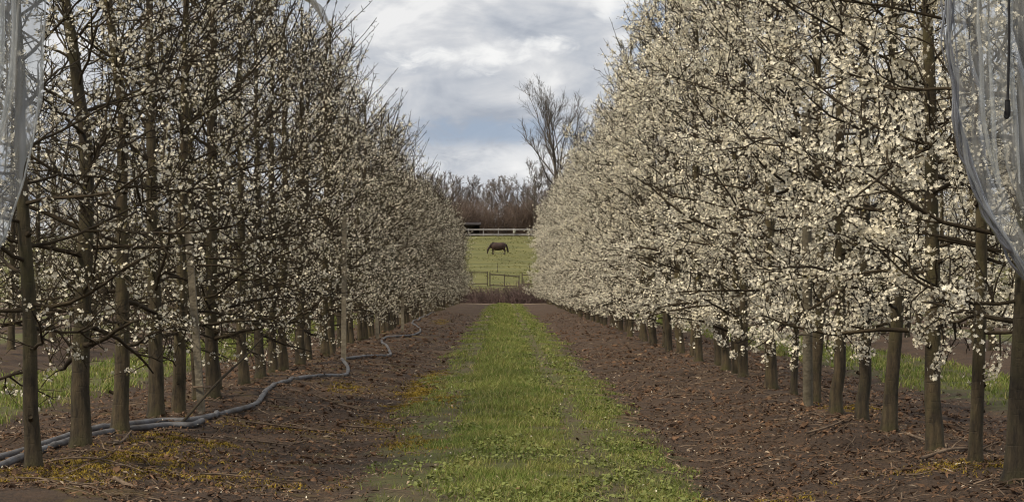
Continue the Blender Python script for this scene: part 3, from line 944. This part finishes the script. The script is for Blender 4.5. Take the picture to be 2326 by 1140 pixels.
    v, q = stamp(LEAF_V, LEAF_Q, np.stack([X, Y, ground(X, Y) + 0.02], -1), r.normal(size=(n, 3)) * 0.5 + [0, 0, 1.0], 0.010 + 0.008 * r.random(n), r)
    tag(obj('fallen_petals', mesh_from('petals', v, [q], M['petal'])), 'scattered white fallen petals on soil and grass', 'petals', kind='stuff')


def make_sticks():
    r = np.random.default_rng(51)
    def stick(pts, rad, label, group=None, m='stick', side=True):
        P = np.array(pts)
        b = Bag()
        b.add(*path_tube(P, [rad, rad * 0.8, rad * 0.45], 6, sub=5))
        if side:
            for k in range(3):
                i = r.integers(1, len(P) - 1)
                d = unit(P[i] - P[i - 1] + r.normal(size=3) * 0.08)
                q = np.array([P[i], P[i] + d * 0.07, P[i] + d * 0.15 + r.normal(size=3) * 0.02])
                q[:, 2] = np.maximum(q[:, 2], ground(q[:, 0], q[:, 1]) + 0.006)
                b.add(*path_tube(q, [rad * .5, rad * .3], 5, sub=3))
        tag(obj('pruned_branch', b.mesh('stick', M[m], True)), label, 'branch', group)
    # the long thin shoot leaning on the trunks by the weathered stake
    a = px(414, 992, 0.01); top = np.array([-2.05, 19.6, 0.82])
    stick([a, a * .66 + top * .34 + [0, 0, .02], a * .33 + top * .67 + [0, 0, -.01], top], 0.012, 'long thin dark shoot leaning up past the foot of the weathered stake', m='branch', side=False)
    stick([px(240, 1052, .01), px(275, 1045, .012), px(295, 1032, .015), px(300, 1018, .06)], 0.011, 'pale curved stick lying at the foot of a trunk by the grey hoses', side=False)
    stick([px(262, 1113, .02), px(275, 1122, .02), px(300, 1132, .02), px(330, 1145, .02)], 0.013, 'thick pale stick lying on the yellow moss in front of the leaning slender tree', side=False)
    stick([px(2090, 1085, .02), px(2160, 1078, .03), px(2230, 1072, .03), px(2300, 1066, .02)], 0.013, 'long mossy branch lying by the foot of the thin dark trunk', side=True)
    stick([px(2060, 1030, .02), px(2110, 1050, .03), px(2150, 1065, .03), px(2190, 1070, .02)], 0.010, 'bent pruning lying on the soil between two full-blossomed trunks', side=True)
    for k in range(14):
        X = (1.5 + 1.6 * r.random()); Y = 12 + 16 * r.random() ** 1.3
        az = r.normal() * 0.7; L = 0.35 + 0.5 * r.random()
        P = [(X + math.cos(az) * L * t, Y + math.sin(az) * L * t) for t in (0, .33, .66, 1)]
        stick([(x + r.normal() * .02, y + r.normal() * .02, float(ground(x, y)) + .015 + .02 * r.random()) for x, y in P], 0.006 + 0.004 * r.random(),
              'thin bare pruned branch lying on the hose-free soil strip', 'prunings on the hose-free soil strip')
    for k in range(12):
        X = -(1.2 + 1.9 * r.random()); Y = 12 + 14 * r.random() ** 1.3
        az = r.normal() * 0.7; L = 0.3 + 0.5 * r.random()
        P = [(X + math.cos(az) * L * t, Y + math.sin(az) * L * t) for t in (0, .33, .66, 1)]
        stick([(x + r.normal() * .02, y + r.normal() * .02, float(ground(x, y)) + .015 + .02 * r.random()) for x, y in P], 0.006 + 0.004 * r.random(),
              'thin bare pruned branch lying on the mossy soil strip with the hose', 'prunings on the hose-side soil strip')


make_grass()
make_litter()
make_sticks()


# ------------------------------------------------------------------ bramble hedge, gate, fences
def bramble():
    r = np.random.default_rng(61)
    n = 6500
    X = (r.random(n) - 0.5) * 44; Y = 144.9 + r.normal(size=n) * 0.8
    hgt = 0.95 + 0.35 * vnoise(X * 0.55, X * 0 + 3, 62) + 0.35 * np.exp(-((X - 1.6) / 1.0) ** 2) + 0.2 * np.exp(-((X + 2.4) / 0.7) ** 2)
    az = r.random(n) * 6.283
    D = np.stack([np.cos(az) * .5, np.sin(az) * .35, np.ones(n)], -1)
    P = curve_batch(np.stack([X, Y, ground(X, Y) - .05], -1), D, hgt * (0.65 + 0.6 * r.random(n)), 6, r, 0.30)
    P[:, :, 2] = np.maximum(P[:, :, 2], ground(X, Y)[:, None] - .05)
    R = (0.010 + 0.010 * r.random((n, 1))) * np.linspace(1, .5, 6)[None]
    b = Bag(); b.add(*batch_tubes(P, R, 4))
    p, t, _, _ = along(P, np.full(n, 3), r, .3, 1)
    PT = curve_batch(p, unit(r.normal(size=p.shape)), 0.12 + .22 * r.random(len(p)), 3, r, .3)
    PT[:, :, 2] = np.maximum(PT[:, :, 2], 0.02)
    b.add(*batch_tubes(PT, np.full((len(p), 3), 0.009), 3))
    h = obj('bramble_hedge', b.mesh('hedge', M['bramble']))
    tag(h, 'low dark tangled bramble hedge across the far end of the grass lane', 'hedge')


def at(x, y, d):
    """point at distance d seen at photo pixel (x, y)"""
    return np.array([(x - VPX) / F * d, d, EYE + (VPY - y) / F * d])


def rail(parent, a, b_, w, h, name, m):
    a, b_ = np.asarray(a, float), np.asarray(b_, float)
    d = unit(b_ - a); s = unit(np.cross(d, [0, 0, 1.0])); u = np.cross(s, d)
    V = []
    for k in np.linspace(0, 1, 4):
        c = a + (b_ - a) * k + u * (0.006 * (rng.random() - .5))
        V += [c - s * w / 2 - u * h / 2, c + s * w / 2 - u * h / 2, c + s * w / 2 + u * h / 2, c - s * w / 2 + u * h / 2]
    idx = np.arange(16).reshape(4, 4); nx = np.roll(idx, -1, 1)
    q = np.stack([idx[:-1], nx[:-1], nx[1:], idx[1:]], -1).reshape(-1, 4)
    return obj(name, mesh_from(name, V, [q, idx[-1:], idx[:1, ::-1]], M[m]), parent)


def fence(name, pts, ztop, railz, pw, rw, rh, m, label, cat, postname='post', closed=None):
    """post-and-rail fence through ground points pts"""
    e = bpy.data.objects.new(name, None); col.objects.link(e)
    tag(e, label, cat)
    P = [np.array([x, y, float(ground(x, y))]) for x, y in pts]
    for p in P:
        V, f = box(p[0], p[1], p[2] + ztop / 2 - .15, pw, pw, ztop + .3)
        V[4:, 2] += np.array([0, .0, .03, .03])
        obj(postname, mesh_from('post', V, f, M[m]), e)
    for i in range(len(P) - 1):
        for z in railz:
            rail(e, P[i] + [0, -pw / 2 - rw / 2 - .003, z], P[i + 1] + [0, -pw / 2 - rw / 2 - .003, z], rw, rh, 'rail', m)
    return e


def fences():
    D = 185.0
    s = D / F
    left = [((x - VPX) * s, D) for x in (930, 965, 1000, 1036, 1072, 1107)]
    fence('field_fence', left, 1.25, (0.22, 1.17), .085, .045, .085, 'fence_dark', 'thin dark post and rail fence section adjoining the field gate beyond the brambles', 'fence')
    right = [((x - VPX) * s, D - .1 - (x - 1180) * .004) for x in (1186, 1222, 1258, 1294, 1330)]
    fence('field_fence', right, 1.15, (0.2, 0.95), .085, .045, .085, 'fence_dark', 'dark post and rail fence section behind the blossoms beside the gate latch', 'fence')
    # gate: two-bar wooden gate with centre brace
    g = bpy.data.objects.new('field_gate', None); col.objects.link(g)
    tag(g, 'dark two-bar wooden field gate with a middle upright beyond the brambles', 'gate')
    z0 = float(ground(0, D)) - .10
    xa, xm, xb = [(x - VPX) * s for x in (1113, 1146, 1179)]
    for x, w, h in ((xa, .10, 1.28), (xm, .08, 1.14), (xb, .08, 1.05)):
        V, f = box(x, D - .3, z0 + h / 2 + .02, w, .07, h - .04)
        obj('upright', mesh_from('upright', V, f, M['fence_dark']), g)
    rail(g, (xa - .05, D - .36, z0 + 1.12), (xb + .05, D - .36, z0 + .92), .045, .10, 'top_bar', 'fence_dark')
    rail(g, (xa - .05, D - .36, z0 + .22), (xb + .05, D - .36, z0 + .08), .045, .085, 'bottom_bar', 'fence_dark')
    # electric tape fence
    e = bpy.data.objects.new('tape_fence', None); col.objects.link(e)
    tag(e, 'low electric fence of two pale tapes on thin posts crossing the meadow before the horse', 'fence')
    D2 = 207.0
    xs = [(x - VPX) * D2 / F for x in (900, 985, 1057, 1130, 1203, 1280, 1360)]
    g0 = [float(ground(x, D2)) for x in xs]
    for x, z in zip(xs, g0):
        b = Bag(); b.add(*path_tube([(x, D2, z - .1), (x, D2, z + .4), (x + .01, D2, z + .82)], .035, 6, sub=2))
        obj('post', b.mesh('post', M['fence_dark']), e)
    for i in range(len(xs) - 1):
        for h in (0.36, 0.68):
            rail(e, (xs[i], D2 - .05, g0[i] + h), (xs[i + 1], D2 - .05, g0[i + 1] + h), .012, .05, 'tape', 'tape')
    # white paddock rails in front of the wood
    D3 = 300.0
    xs = [((x - VPX) * D3 / F, D3) for x in np.arange(690, 1600, 34)]
    fence('paddock_fence', xs, 1.02, (0.20, 0.88), .12, .05, .19, 'fence_pale', 'pale weathered two-rail paddock fence at the foot of the bare wood', 'fence')
    # bucket hung on the fence
    c = at(1168, 533, D3 - .45)
    S = 14; a = np.arange(S) * 2 * math.pi / S
    prof = [(0.0, 0), (.13, 0), (.15, .16), (.18, .36), (.20, .36), (.20, .40), (.17, .40), (.13, .06), (0.001, .05)]
    V = np.concatenate([np.stack([np.cos(a) * r_, np.sin(a) * r_, np.full(S, z_)], -1) for r_, z_ in prof])
    idx = np.arange(len(prof) * S).reshape(-1, S); nx = np.roll(idx, -1, 1)
    q = np.stack([idx[:-1], nx[:-1], nx[1:], idx[1:]], -1).reshape(-1, 4)
    c[2] = float(ground(c[0], c[1])) + .42
    bk = obj('feed_bucket', mesh_from('bucket', V, [q], M['bucket'], smooth=True), loc=tuple(c))
    tag(bk, 'small white bucket hung on the pale paddock rails', 'bucket')
    b = Bag(); b.add(*path_tube([(-.19, 0, .38), (-.12, .05, .52), (0, .12, .60), (.12, .05, .52), (.19, 0, .38)], .012, 6, sub=4))
    obj('handle', b.mesh('handle', M['steel'], True), bk)


bramble()
fences()


# ------------------------------------------------------------------ horse
def horse():
    d = 244.0
    b = Bag()

    def loft(pts, sides=14):
        """rings (x, y, z, half width y, half height) swept along the path"""
        P = np.array([p[:3] for p in pts], float); W = np.array([p[3] for p in pts]); Hh = np.array([p[4] for p in pts])
        T = unit(np.gradient(P, axis=0))
        s = np.tile([0, 1.0, 0], (len(P), 1)); u = unit(np.cross(T, s))
        s = unit(np.cross(u, T))
        a = np.arange(sides) * 2 * math.pi / sides
        V = (P[:, None] + s[:, None] * (np.cos(a)[None, :, None] * W[:, None, None]) + u[:, None] * (np.sin(a)[None, :, None] * Hh[:, None, None])).reshape(-1, 3)
        idx = np.arange(len(P) * sides).reshape(len(P), sides); nx = np.roll(idx, -1, 1)
        b.add(V, [np.stack([idx[:-1], idx[1:], nx[1:], nx[:-1]], -1).reshape(-1, 4), idx[-1:], idx[:1, ::-1]])
    # trunk: chest deep, belly, rounded quarters
    loft([(-.78, 0, .96, .09, .16), (-.70, 0, .94, .19, .28), (-.55, 0, .91, .28, .39), (-.30, 0, .86, .34, .42), (0, 0, .83, .37, .42), (.28, 0, .86, .36, .41),
          (.50, 0, .94, .30, .34), (.66, 0, .95, .25, .29), (.79, 0, .94, .12, .17)])
    # neck reaching down, head
    loft([(-.50, 0, 1.08, .16, .24), (-.70, 0, .96, .13, .21), (-.88, 0, .80, .085, .15), (-1.02, 0, .64, .07, .115), (-1.08, 0, .55, .06, .09)])
    loft([(-1.02, 0, .66, .07, .08), (-1.08, 0, .56, .085, .115), (-1.11, 0, .42, .075, .105), (-1.13, 0, .26, .055, .075), (-1.145, 0, .13, .055, .065), (-1.15, 0, .07, .035, .04)])
    for sy in (-1, 1):
        loft([(-1.00, sy * .06, .68, .02, .03), (-.985, sy * .075, .74, .028, .03), (-.985, sy * .085, .82, .006, .008)], 8)      # ears
        dx = -.05 * sy
        loft([(-.55, sy * .13, .82, .11, .15), (-.55, sy * .14, .62, .085, .10), (-.555 + dx, sy * .14, .44, .05, .055), (-.55 + dx, sy * .14, .38, .045, .048),
              (-.54 + dx, sy * .14, .16, .035, .038), (-.555 + dx, sy * .14, .09, .045, .05), (-.575 + dx, sy * .14, .0, .06, .07)], 10)
        dx = .07 * sy
        loft([(.58, sy * .15, .92, .15, .22), (.56 + dx * .4, sy * .16, .68, .12, .17), (.60 + dx, sy * .155, .52, .06, .085), (.68 + dx, sy * .15, .42, .045, .060),
              (.66 + dx, sy * .15, .20, .035, .040), (.645 + dx, sy * .15, .09, .045, .05), (.62 + dx, sy * .15, .0, .06, .07)], 10)
    me = b.mesh('horse_raw', M['coat'])
    tmp = obj('tmp_body', me)
    md = tmp.modifiers.new('r', 'REMESH'); md.mode = 'VOXEL'; md.voxel_size = 0.024; md.use_smooth_shade = True
    sm = tmp.modifiers.new('s', 'SMOOTH'); sm.factor = .5; sm.iterations = 5
    dg = bpy.context.evaluated_depsgraph_get()
    body = bpy.data.meshes.new_from_object(tmp.evaluated_get(dg))
    bpy.data.objects.remove(tmp)
    body.materials.clear(); body.materials.append(M['coat'])
    x = (1132 - VPX) / F * d
    e = bpy.data.objects.new('horse', None); col.objects.link(e)
    e.location = (x, d, float(ground(x, d)))
    e.scale = (1.06, 1.06, 1.06)
    e.rotation_euler = (0, 0, math.radians(6))
    tag(e, 'dark brown horse grazing with lowered head in the sloping meadow', 'horse')
    obj('body', body, e)
    r = np.random.default_rng(71)
    n = 90                                                  # mane
    t = r.random(n)
    st = np.stack([-.50 - .50 * t, r.normal(size=n) * .02, 1.28 - .52 * t + .03 * np.sin(t * 3)], -1)
    P = curve_batch(st, np.stack([-.3 + .2 * r.random(n), -np.abs(r.normal(size=n)) - .3, .25 + 0 * t], -1), .16 + .10 * r.random(n), 5, r, .12, -.35)
    m = Bag(); m.add(*batch_tubes(P, np.linspace(.020, .006, 5)[None] * np.ones((n, 1)), 4))
    obj('mane', m.mesh('mane', M['hair']), e)
    n = 60                                                  # tail
    st = np.tile([.79, 0, 1.04], (n, 1)) + r.normal(size=(n, 3)) * .025
    P = curve_batch(st, np.stack([.35 + 0 * r.random(n), r.normal(size=n) * .10, -.5 + 0 * r.random(n)], -1), .70 + .15 * r.random(n), 7, r, .05, -.30)
    m = Bag(); m.add(*batch_tubes(P, np.linspace(.022, .008, 7)[None] * np.ones((n, 1)), 4))
    obj('tail', m.mesh('tail', M['hair']), e)


horse()


# ------------------------------------------------------------------ bare wood, ash tree, shed
def bare_tree(seed, H, spread, r0, twig_r, levels=(16, 7, 6), trunk_m='woodbark', twig_m='woodtwig', fork=0.25, up=0.10, wide=0.6, fan=False):
    r = np.random.default_rng(seed)
    K = 10
    zz = np.linspace(-.3, H * .88, K)
    C = np.stack([np.cumsum(r.normal(size=K) * H * .012), np.cumsum(r.normal(size=K) * H * .012), zz], -1)
    tr = r0 * (1 - .88 * np.clip(zz / (H * .9), 0, 1)); tr[0] *= 1.3
    b = Bag(); b.add(*batch_tubes(C[None], tr[None], 9))
    trunk = b.mesh('trunk', M[trunk_m], True)
    n = levels[0]
    t = fork + (.95 - fork) * (np.arange(n) + r.random(n)) / n
    if fan:
        t = fork + (.88 - fork) * ((np.arange(n) + r.random(n)) / n) ** 1.7
    f = t * (K - 1); i = np.minimum(f.astype(int), K - 2); fr = (f - i)[:, None]
    p = C[i] * (1 - fr) + C[i + 1] * fr
    az = np.arange(n) * 2.4 + r.random(n) * .8
    el = np.interp(t, [fork, 1], [.55, 1.15]) + r.normal(size=n) * .12
    D = np.stack([np.cos(az) * np.cos(el), np.sin(az) * np.cos(el), np.sin(el)], -1)
    L = spread * (1.15 - .62 * t) * (.8 + .4 * r.random(n))
    if fan:
        el = np.interp(t, [fork, .88], [.68, 1.3]) + r.normal(size=n) * .12
        D = np.stack([np.cos(az) * np.cos(el), np.sin(az) * np.cos(el), np.sin(el)], -1)
        L = np.minimum(L, (H * 1.02 - p[:, 2]) * 1.12)
    P1 = curve_batch(p, D, L, 8, r, .12, up)
    R1 = np.interp(t, np.linspace(0, 1, K), tr)[:, None] * .55 * np.linspace(1, .22, 8)[None]
    p, tt, pi, t2 = along(P1, np.full(n, levels[1]), r, .2, 1)
    d = unit(tt * .75 + unit(r.normal(size=p.shape)) * wide + [0, 0, .25])
    L2 = L[pi] * (.50 - .25 * t2) * (.7 + .6 * r.random(len(p)))
    P2 = curve_batch(p, d, L2, 6, r, .14, up)
    R2 = np.maximum(twig_r * 1.5, R1[pi, 0:1] * .30) * np.linspace(1, .4, 6)[None] * np.ones((len(p), 1))
    p, tt, pi, t3 = along(P2, np.full(len(P2), levels[2]), r, .2, 1)
    d = unit(tt * .8 + unit(r.normal(size=p.shape)) * wide + [0, 0, .2])
    L3 = L2[pi] * (.55 - .2 * t3) * (.6 + .7 * r.random(len(p)))
    P3 = curve_batch(p, d, L3, 4, r, .16, up * .6)
    R3 = np.full((len(p), 1), twig_r) * np.linspace(1, .55, 4)[None]
    p, tt, pi, _ = along(P3, np.full(len(P3), 3), r, .2, 1)
    P4 = curve_batch(p, unit(tt + unit(r.normal(size=p.shape)) * .7 + [0, 0, .1]), L3[pi] * (.35 + .4 * r.random(len(p))), 3, r, .15)
    b = Bag()
    b.add(*batch_tubes(P1, R1, 6)); b.add(*batch_tubes(P2, R2, 4)); b.add(*batch_tubes(P3, R3, 3))
    b.add(*batch_tubes(P4, np.full((len(p), 1), twig_r * .7) * np.array([[1, .8, .6]]), 3))
    return trunk, b.mesh('crown', M[twig_m])


def shrub_mesh(seed, h, w, n, m):
    r = np.random.default_rng(seed)
    az = r.random(n) * 6.283; rr = w * .35 * np.sqrt(r.random(n))
    st = np.stack([np.cos(az) * rr, np.sin(az) * rr, np.full(n, -.1)], -1)
    D = np.stack([np.cos(az) * .45 * r.random(n), np.sin(az) * .45 * r.random(n), np.ones(n)], -1)
    P = curve_batch(st, D, h * (.55 + .5 * r.random(n)), 6, r, .14)
    b = Bag(); b.add(*batch_tubes(P, np.linspace(.030, .012, 6)[None] * np.ones((n, 1)), 3))
    p, t, pi, _ = along(P, np.full(n, 7), r, .15, 1)
    PT = curve_batch(p, unit(t * .7 + unit(r.normal(size=p.shape)) * .8 + [0, 0, .15]), .4 + .8 * r.random(len(p)), 4, r, .2)
    b.add(*batch_tubes(PT, np.linspace(.015, .008, 4)[None] * np.ones((len(p), 1)), 3))
    return b.mesh('stems', M[m])


def wood():
    r = np.random.default_rng(81)
    var = [bare_tree(500 + i, 9.0 + i * .6, 3.6, .16, .017, (17, 8, 6), twig_m='crowntwig', fork=.22, wide=.75) for i in range(4)]

    def put(name, ms, x, y, s, label, cat, group=None, rz=None):
        e = bpy.data.objects.new(name, None); col.objects.link(e)
        e.location = (x, y, float(ground(x, y))); e.scale = (s, s, s)
        e.rotation_euler = (0, 0, r.random() * 6.28 if rz is None else rz)
        tag(e, label, cat, group)
        for nm, m in ms:
            obj(nm, m, e)
        return e
    for k in range(40):
        x = -21 + 42 * (k + r.random()) / 40 ; y = 320 + 24 * r.random()
        if k % 3 == 0: y = 318 + 5 * r.random()
        v = var[int(r.integers(0, 4))]
        put('bare_tree', (('trunk', v[0]), ('crown', v[1])), x, y, .78 + .22 * r.random(), 'leafless brown tree of the wood behind the pale paddock fence', 'tree', 'bare trees of the wood')
    sh = [shrub_mesh(600 + i, 4.2 + .8 * i, 3.6, 150, 'woodtwig') for i in range(3)]
    for k in range(34):
        x = -22 + 44 * (k + r.random() * .6) / 34; y = 308 + 8 * r.random() + (k % 2) * 6
        put('bare_shrub', (('stems', sh[int(r.integers(0, 3))]),), x, y, .75 + .55 * r.random(), 'leafless brown thicket shrub at the edge of the wood behind the pale fence', 'shrub', 'thicket shrubs at the wood edge')
    # tall ash beside the wood
    t, c = bare_tree(715, 22.5, 12.0, .42, .020, (18, 8, 7), 'ash', 'ash', fork=.38, up=.07, wide=.50, fan=True)
    x = (1275 - VPX) / F * 318
    put('ash_tree', (('trunk', t), ('crown', c)), x, 318, .93, 'tall bare tree with upswept fan of branches standing above the wood', 'tree', rz=.6)
    # smaller spreading bare tree in front of the ash
    t, c = bare_tree(733, 11.5, 5.5, .20, .020, (13, 7, 6), 'ash', 'ash', fork=.25, up=.05, wide=.55)
    put('bare_tree', (('trunk', t), ('crown', c)), (1212 - VPX) / F * 312, 312, .9, 'greyish spreading bare tree at the foot of the tall fan-shaped tree', 'tree')
    # field shelter
    D = 309.0
    xc = (1066 - VPX) / F * D
    z = float(ground(xc, D))
    e = bpy.data.objects.new('field_shelter', None); col.objects.link(e)
    e.location = (xc, D, z)
    tag(e, 'small dark field shelter with a low pitched roof behind the pale fence', 'shed')
    for nm, bx, m in (('back_wall', (0, .9, .75, 2.9, .06, 1.7), 'shedwall'), ('side_wall', (-1.42, 0, .75, .06, 1.74, 1.7), 'shedwall'), ('side_wall', (1.42, 0, .75, .06, 1.74, 1.7), 'shedwall'),
                      ('post', (0, -.85, .70, .1, .1, 1.6), 'shedwall')):
        V, f = box(*bx); obj(nm, mesh_from(nm, V, f, M[m]), e)
    V = np.array([[-1.65, -1.15, 1.60], [1.65, -1.15, 1.60], [1.65, 1.1, 1.60], [-1.65, 1.1, 1.60], [-1.65, -1.15, 1.70], [1.65, -1.15, 1.70], [1.65, 1.1, 1.66], [-1.65, 1.1, 1.66],
                  [-1.65, 0, 2.02], [1.65, 0, 2.02]])
    obj('roof', mesh_from('roof', V, [np.array([[0, 3, 2, 1], [0, 1, 5, 4], [2, 3, 7, 6], [4, 5, 9, 8], [8, 9, 6, 7]]), np.array([[1, 2, 6, 9, 5], [3, 0, 4, 8, 7]])], M['shedroof']), e)


wood()


# ------------------------------------------------------------------ polythene tunnel mouth: hoop, sheets, cord
def tunnel():
    Y = 10.0
    b = Bag()
    pts = [(-2.95, Y, -.3), (-2.95, Y, .6), (-2.95, Y, 1.6)]
    for k in range(1, 16):
        a = math.pi - math.pi * k / 16
        pts.append((2.95 * math.cos(a), Y, 1.6 + 2.5 * math.sin(a)))
    pts += [(2.95, Y, 1.6), (2.95, Y, .6), (2.95, Y, -.3)]
    b.add(*path_tube(pts, .024, 10, sub=4))
    tag(obj('tunnel_hoop', b.mesh('hoop', M['steel'], True)), 'galvanised steel tunnel hoop arching over the lane and holding the polythene', 'hoop')

    def hoopz(x):
        return 1.6 + 2.5 * math.sqrt(max(0.0, 1 - (x / 2.95) ** 2))

    def sheet(edge, sgn, label, seed, folds):
        """edge: (x, z) points of the free edge from hoop to leg; the sheet spans from it to the hoop and leg"""
        r = np.random.default_rng(seed)
        E = np.array(edge); NU, NV = 46, 60
        tE = np.linspace(0, 1, NV)
        ex = np.interp(tE, np.linspace(0, 1, len(E)), E[:, 0]); ez = np.interp(tE, np.linspace(0, 1, len(E)), E[:, 1])
        kern = np.ones(7) / 7
        ex[3:-3] = np.convolve(ex, kern, 'valid'); ez[3:-3] = np.convolve(ez, kern, 'valid')
        ex = ex + .018 * (vnoise(tE * 14, tE * 0, seed) - .5) + .012 * (vnoise(tE * 37, tE * 0, seed + 1) - .5)
        # anchored side: along the hoop down to the leg
        ax = np.interp(tE, [0, .35, 1], [E[0, 0] + .25 * sgn, 2.93 * sgn, 2.93 * sgn])
        az = np.array([hoopz(x) for x in ax]); az = np.where(tE > .35, np.interp(tE, [.35, 1], [hoopz(2.93), E[-1, 1] - .05]), az)
        V = []
        ph = r.random(4) * 6
        for j in range(NU):
            s = j / (NU - 1)
            x = ex * (1 - s) + ax * s; z = ez * (1 - s) + az * s
            fold = .045 * np.sin(folds * s * 6.28 + ph[0] + 1.5 * tE) + .025 * np.sin(folds * 2.3 * s * 6.28 + ph[1] - 3 * tE) + .010 * np.sin(folds * 5.1 * s * 6.28 + ph[2])
            y = Y - .06 + fold * (0.5 + .5 * np.sin(math.pi * np.clip(s * 1.2 + .15, 0, 1))) + .01 * (vnoise(x * 9, z * 5, seed) - .5)
            V.append(np.stack([x + .012 * np.sin(9 * z + ph[3]) * (1 - s), y, z], -1))
        V = np.concatenate(V)
        idx = np.arange(NU * NV).reshape(NU, NV)
        q = np.stack([idx[:-1, :-1], idx[1:, :-1], idx[1:, 1:], idx[:-1, 1:]], -1).reshape(-1, 4)
        e = bpy.data.objects.new('polythene_sheet', None); col.objects.link(e)
        e.location = (0, 0, 0)
        tag(e, label, 'plastic sheet')
        so = obj('film', mesh_from('film', V, [q], M['film'], smooth=True), e)
        return e, np.stack([ex, np.full(NV, Y - .07), ez], -1)

    X = lambda p: (p - VPX) * .002
    Z = lambda y: EYE + (VPY - y) * .002
    le = [(X(120), 3.05), (X(112), Z(-90)), (X(110), Z(0)), (X(104), Z(180)), (X(85), Z(320)), (X(58), Z(420)), (X(28), Z(510)), (X(0), Z(570)), (X(-120), Z(700)), (-2.9, Z(850))]
    e, edge = sheet(le, -1, 'hazy grey polythene sheet drawn aside above the slender leaning tree', 91, 3.0)
    b = Bag(); b.add(*path_tube(edge[::4], .005, 7, sub=3, wob=.8))
    obj('hem', b.mesh('hem', M['film'], True), e)
    # creases running down the left film
    for k, (x0, x1) in enumerate(((40, -30), (12, -70))):
        b = Bag(); b.add(*path_tube([(X(x0), Y - .10, 2.9), (X(x0 + 3), Y - .11, 2.5), (X(x0 - 4), Y - .10, 2.1), (X(x1 + 10), Y - .09, 1.6)], [.006, .012, .016, .008], 6, sub=5, wob=.5))
        obj('fold', b.mesh('fold', M['film'], True), e)
    re = [(X(2148), 3.05), (X(2150), Z(-90)), (X(2152), Z(0)), (X(2150), Z(110)), (X(2160), Z(220)), (X(2180), Z(330)), (X(2212), Z(430)), (X(2248), Z(510)), (X(2290), Z(580)), (X(2330), Z(635)), (X(2440), Z(760)), (2.9, Z(880))]
    e, edge = sheet(re, 1, 'hazy polythene sheet with bunched hem drawn aside over the pale grey trunk', 92, 3.6)
    for k in range(9):
        off = np.array([.014 * math.sin(k * 1.7), .016 * math.cos(k * 2.1), 0])
        pts = edge[::4] + off + np.random.default_rng(93 + k).normal(size=(15, 3)) * .012
        b = Bag(); b.add(*path_tube(pts, [.002, .006, .004, .008, .005, .008, .005, .008], 6, sub=3, wob=.6))
        obj('hem', b.mesh('hem', M['hem'], True), e)
    for k, pp in enumerate((((2215, -30), (2212, 60), (2220, 150), (2222, 260), (2238, 350), (2255, 420)), ((2235, 60), (2240, 160), (2246, 260), (2250, 360), (2262, 430)), ((2290, -30), (2285, 120), (2295, 260), (2305, 420)))):
        b = Bag(); b.add(*path_tube([(X(x), Y - .11, Z(y)) for x, y in pp], [.004, .010, .013, .012, .005], 6, sub=5, wob=.5))
        obj('fold', b.mesh('fold', M['film'], True), e)
    # elastic cord with hook
    xt = X(2279)
    b = Bag(); b.add(*path_tube([(xt, Y - .02, hoopz(xt) + .02), (xt, Y - .08, hoopz(xt) - .12), (xt + .002, Y - .13, Z(20)), (xt, Y - .13, Z(140)), (xt - .006, Y - .13, Z(245))], .0062, 8, sub=5))
    c = obj('elastic_cord', b.mesh('cord', M['black'], True))
    tag(c, 'black elastic cord with a hook hanging in front of the polythene', 'cord')
    b = Bag(); b.add(*path_tube([(xt - .006, Y - .13, Z(232)), (xt - .006, Y - .13, Z(250)), (xt - .004, Y - .13, Z(265)), (xt - .010, Y - .13, Z(272)), (xt - .018, Y - .13, Z(268)), (xt - .018, Y - .13, Z(258))], [.012, .014, .008, .006, .005], 8, sub=5))
    obj('hook', b.mesh('hook', M['black'], True), c)

    # torn sheet caught over the crown tops on the hose side
    r = np.random.default_rng(95)
    c0 = at(690, 20, 27.0)
    NU, NV = 26, 22
    U, W = np.meshgrid(np.linspace(-1, 1, NU), np.linspace(-1, 1, NV), indexing='ij')
    xx = c0[0] - .15 + U * .42; yy = c0[1] + W * .55
    zz = c0[2] + .10 + .16 * (1 - (U + .1) ** 2) - .38 * np.clip(np.abs(U) - .35, 0, 1) ** 1.3 + .05 * np.sin(U * 7 + W * 3) + .04 * np.sin(W * 8 - U * 4)
    V = np.stack([xx, yy, zz], -1).reshape(-1, 3)
    idx = np.arange(NU * NV).reshape(NU, NV)
    q = np.stack([idx[:-1, :-1], idx[1:, :-1], idx[1:, 1:], idx[:-1, 1:]], -1).reshape(-1, 4)
    so = obj('polythene_scrap', mesh_from('scrap', V, [q], M['filmgrey'], smooth=True))
    tag(so, 'grey crumpled piece of polythene caught in a crown top of the hose-side row', 'plastic sheet')


tunnel()
